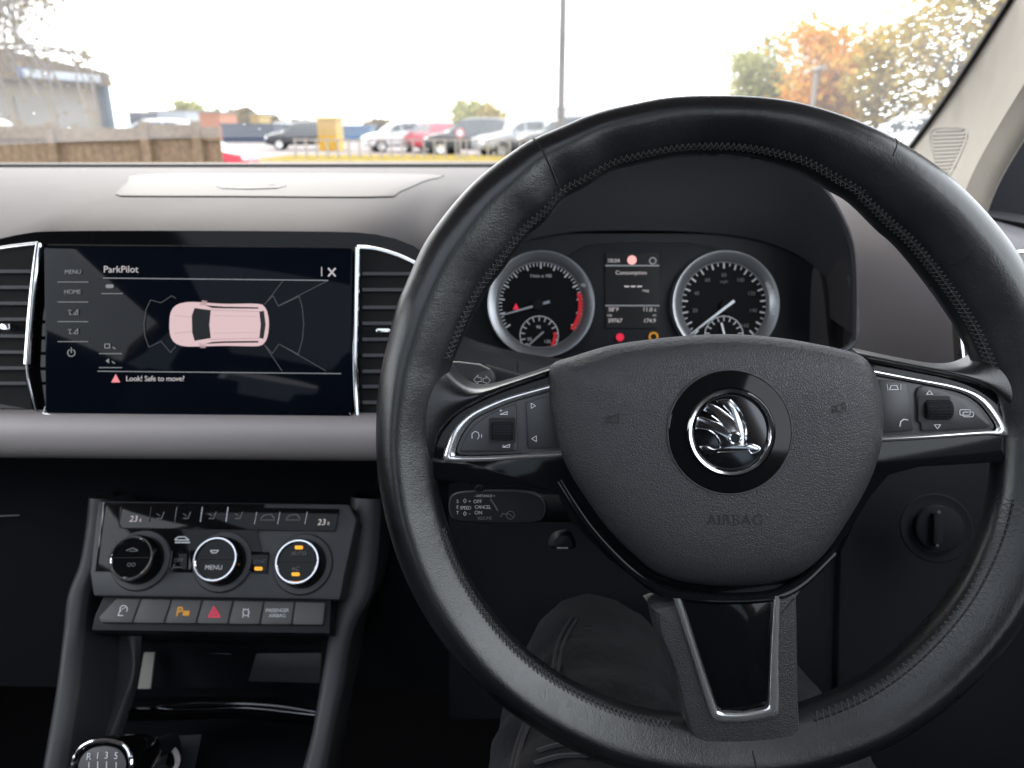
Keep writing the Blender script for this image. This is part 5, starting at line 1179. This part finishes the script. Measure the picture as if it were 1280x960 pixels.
def leafm(name, c1, c2):
    m = mat(name, c1, .7, spec=.2); t_ = m.node_tree; b = t_.nodes['Principled BSDF']
    g = t_.nodes.new('ShaderNodeNewGeometry'); r = t_.nodes.new('ShaderNodeValToRGB'); r.color_ramp.elements[0].color = (*c1, 1); r.color_ramp.elements[1].color = (*c2, 1)
    t_.links.new(g.outputs['Random Per Island'], r.inputs[0]); t_.links.new(r.outputs[0], b.inputs['Base Color'])
    b.inputs['Subsurface Weight'].default_value = 0
    tl = t_.nodes.new('ShaderNodeBsdfTranslucent'); mxs = t_.nodes.new('ShaderNodeMixShader'); mxs.inputs[0].default_value = .22
    o = t_.nodes['Material Output']; t_.links.new(r.outputs[0], tl.inputs[0]); t_.links.new(b.outputs[0], mxs.inputs[1]); t_.links.new(tl.outputs[0], mxs.inputs[2]); t_.links.new(mxs.outputs[0], o.inputs[0]); return m
orange = leafm('orange_leaves', (.62, .24, .04), (.52, .34, .05)); yellow = leafm('yellow_leaves', (.42, .29, .05), (.26, .21, .06)); olive = leafm('olive_leaves', (.24, .26, .09), (.38, .34, .10)); green = leafm('dull_green_leaves', (.09, .12, .05), (.16, .16, .06)); brownl = leafm('brown_leaves', (.2, .13, .05), (.14, .12, .05))
tree(944, 150, 42, 38, 95, olive, 'yellow green tree standing alone left of the orange tree', seed=3, n=2600, leaf=.28)
tree(1046, 150, 36, 4, 140, orange, 'orange autumn tree behind the pale street lamp', seed=5, n=5000, leaf=.24)
tree(1112, 150, 30, 30, 120, yellow, 'yellow autumn tree between the orange tree and the wet windscreen edge', seed=6, n=3800, leaf=.25)
tree(1195, 150, 26, -90, 190, yellow, 'tall thin leaved yellow tree seen through the droplets on the windscreen', seed=8, n=4600, leaf=.23)
tree(1020, 150, 44, 95, 100, green, 'low green tree behind the foot of the orange tree', seed=9, n=1500)
tree(588, 150, 60, 117, 38, olive, 'round olive tree behind the dark people carrier', seed=11, n=1200, leaf=.4)
tree(617, 150, 60, 127, 40, yellow, 'round yellow bush tree right of the olive tree', seed=12, n=1200, leaf=.4)
tree(240, 150, 110, 123, 34, olive, 'olive tree above the orange building', seed=13, n=1800, leaf=.7)
for i, (px, tp, w_, mm, lb) in enumerate(((262, 134, 40, green, 'dark green tree right of the olive one on the horizon'), (300, 134, 36, brownl, 'brownish tree above the navy container'), (335, 143, 36, brownl, 'low brown bush at the right end of the navy container'), (378, 150, 40, green, 'low green bush above the dark estate car'), (474, 149, 34, brownl, 'brown round bush right of the blue container'), (505, 151, 40, green, 'low green bush above the white hatchback'), (545, 152, 30, green, 'small green bush above the red car'), (740, 138, 60, green, 'green tree beyond the lamp post behind the wheel rim'), (1160, 120, 90, brownl, 'brown tree low behind the droplets on the windscreen'))):
    tree(px, 150, 120 if px < 1000 else 50, tp, w_, mm, lb, seed=20 + i, n=1500, leaf=.7 if px < 1000 else .35)
# bare birch at the left: drooping twigs
def birch():
    rnd = random.Random(4); Y = 9.0; o = PY(-40, 150, Y); x = o.x
    t = thing('birch_tree', (x, Y, 0), 'bare birch with thin drooping twigs hanging in from the upper left', 'tree')
    sg_ = []; lv = []
    sg_.append(tube([(x, Y, 0), (x + .05, Y, 2), (x + .1, Y, 4.2)], [.12, .09, .05], 10))
    V = []; Fc = []
    for b in range(22):
        z0 = rnd.uniform(1.9, 4.0); a = rnd.uniform(-.9, .9); ln = rnd.uniform(.7, 1.5)
        p = Vector((x + .05, Y, z0)); d = Vector((math.cos(a), math.sin(a) * .6, rnd.uniform(.1, .6))); pts = [p]
        for k in range(6): p = p + d * ln / 6; d = d + Vector((rnd.uniform(-.1, .1), rnd.uniform(-.1, .1), -.12)); pts.append(p)
        sg_.append(tube(pts, [.032 * (1 - k / 8) for k in range(7)], 5))
        for q in range(9):
            s_ = pts[rnd.randint(1, 6)]; dd = Vector((rnd.uniform(-.3, .7), rnd.uniform(-.4, .4), rnd.uniform(-.3, .3))); pp_ = [s_]
            n_ = rnd.randint(5, 9)
            for k in range(n_): s_ = s_ + dd * .11; dd = dd * .8 + Vector((rnd.uniform(-.15, .2), rnd.uniform(-.15, .15), -.30)); pp_.append(s_)
            sg_.append(tube(pp_, [.011 * (1 - k / (n_ + 2)) + .004 for k in range(n_ + 1)], 4, cap=False))
            for w in pp_[1:]:
                for _ in range(2):
                    if rnd.random() < .6:
                        c = w + Vector((rnd.gauss(0, .03), rnd.gauss(0, .03), rnd.gauss(0, .03))); s2_ = rnd.uniform(.02, .045); a_ = Vector((rnd.uniform(-1, 1), rnd.uniform(-1, 1), rnd.uniform(-1, 1))).normalized(); b_ = a_.orthogonal().normalized(); c_ = a_.cross(b_)
                        k = len(V); V += [c + b_ * s2_, c + c_ * s2_ * .7, c - b_ * s2_, c - c_ * s2_ * .7]; Fc.append([k, k + 1, k + 2, k + 3])
    obj('trunk', join(*sg_), LM('birch_bark', (.22, .19, .17), .9), t); obj('leaves', (V, Fc), brownl, t, smooth=False)
birch()
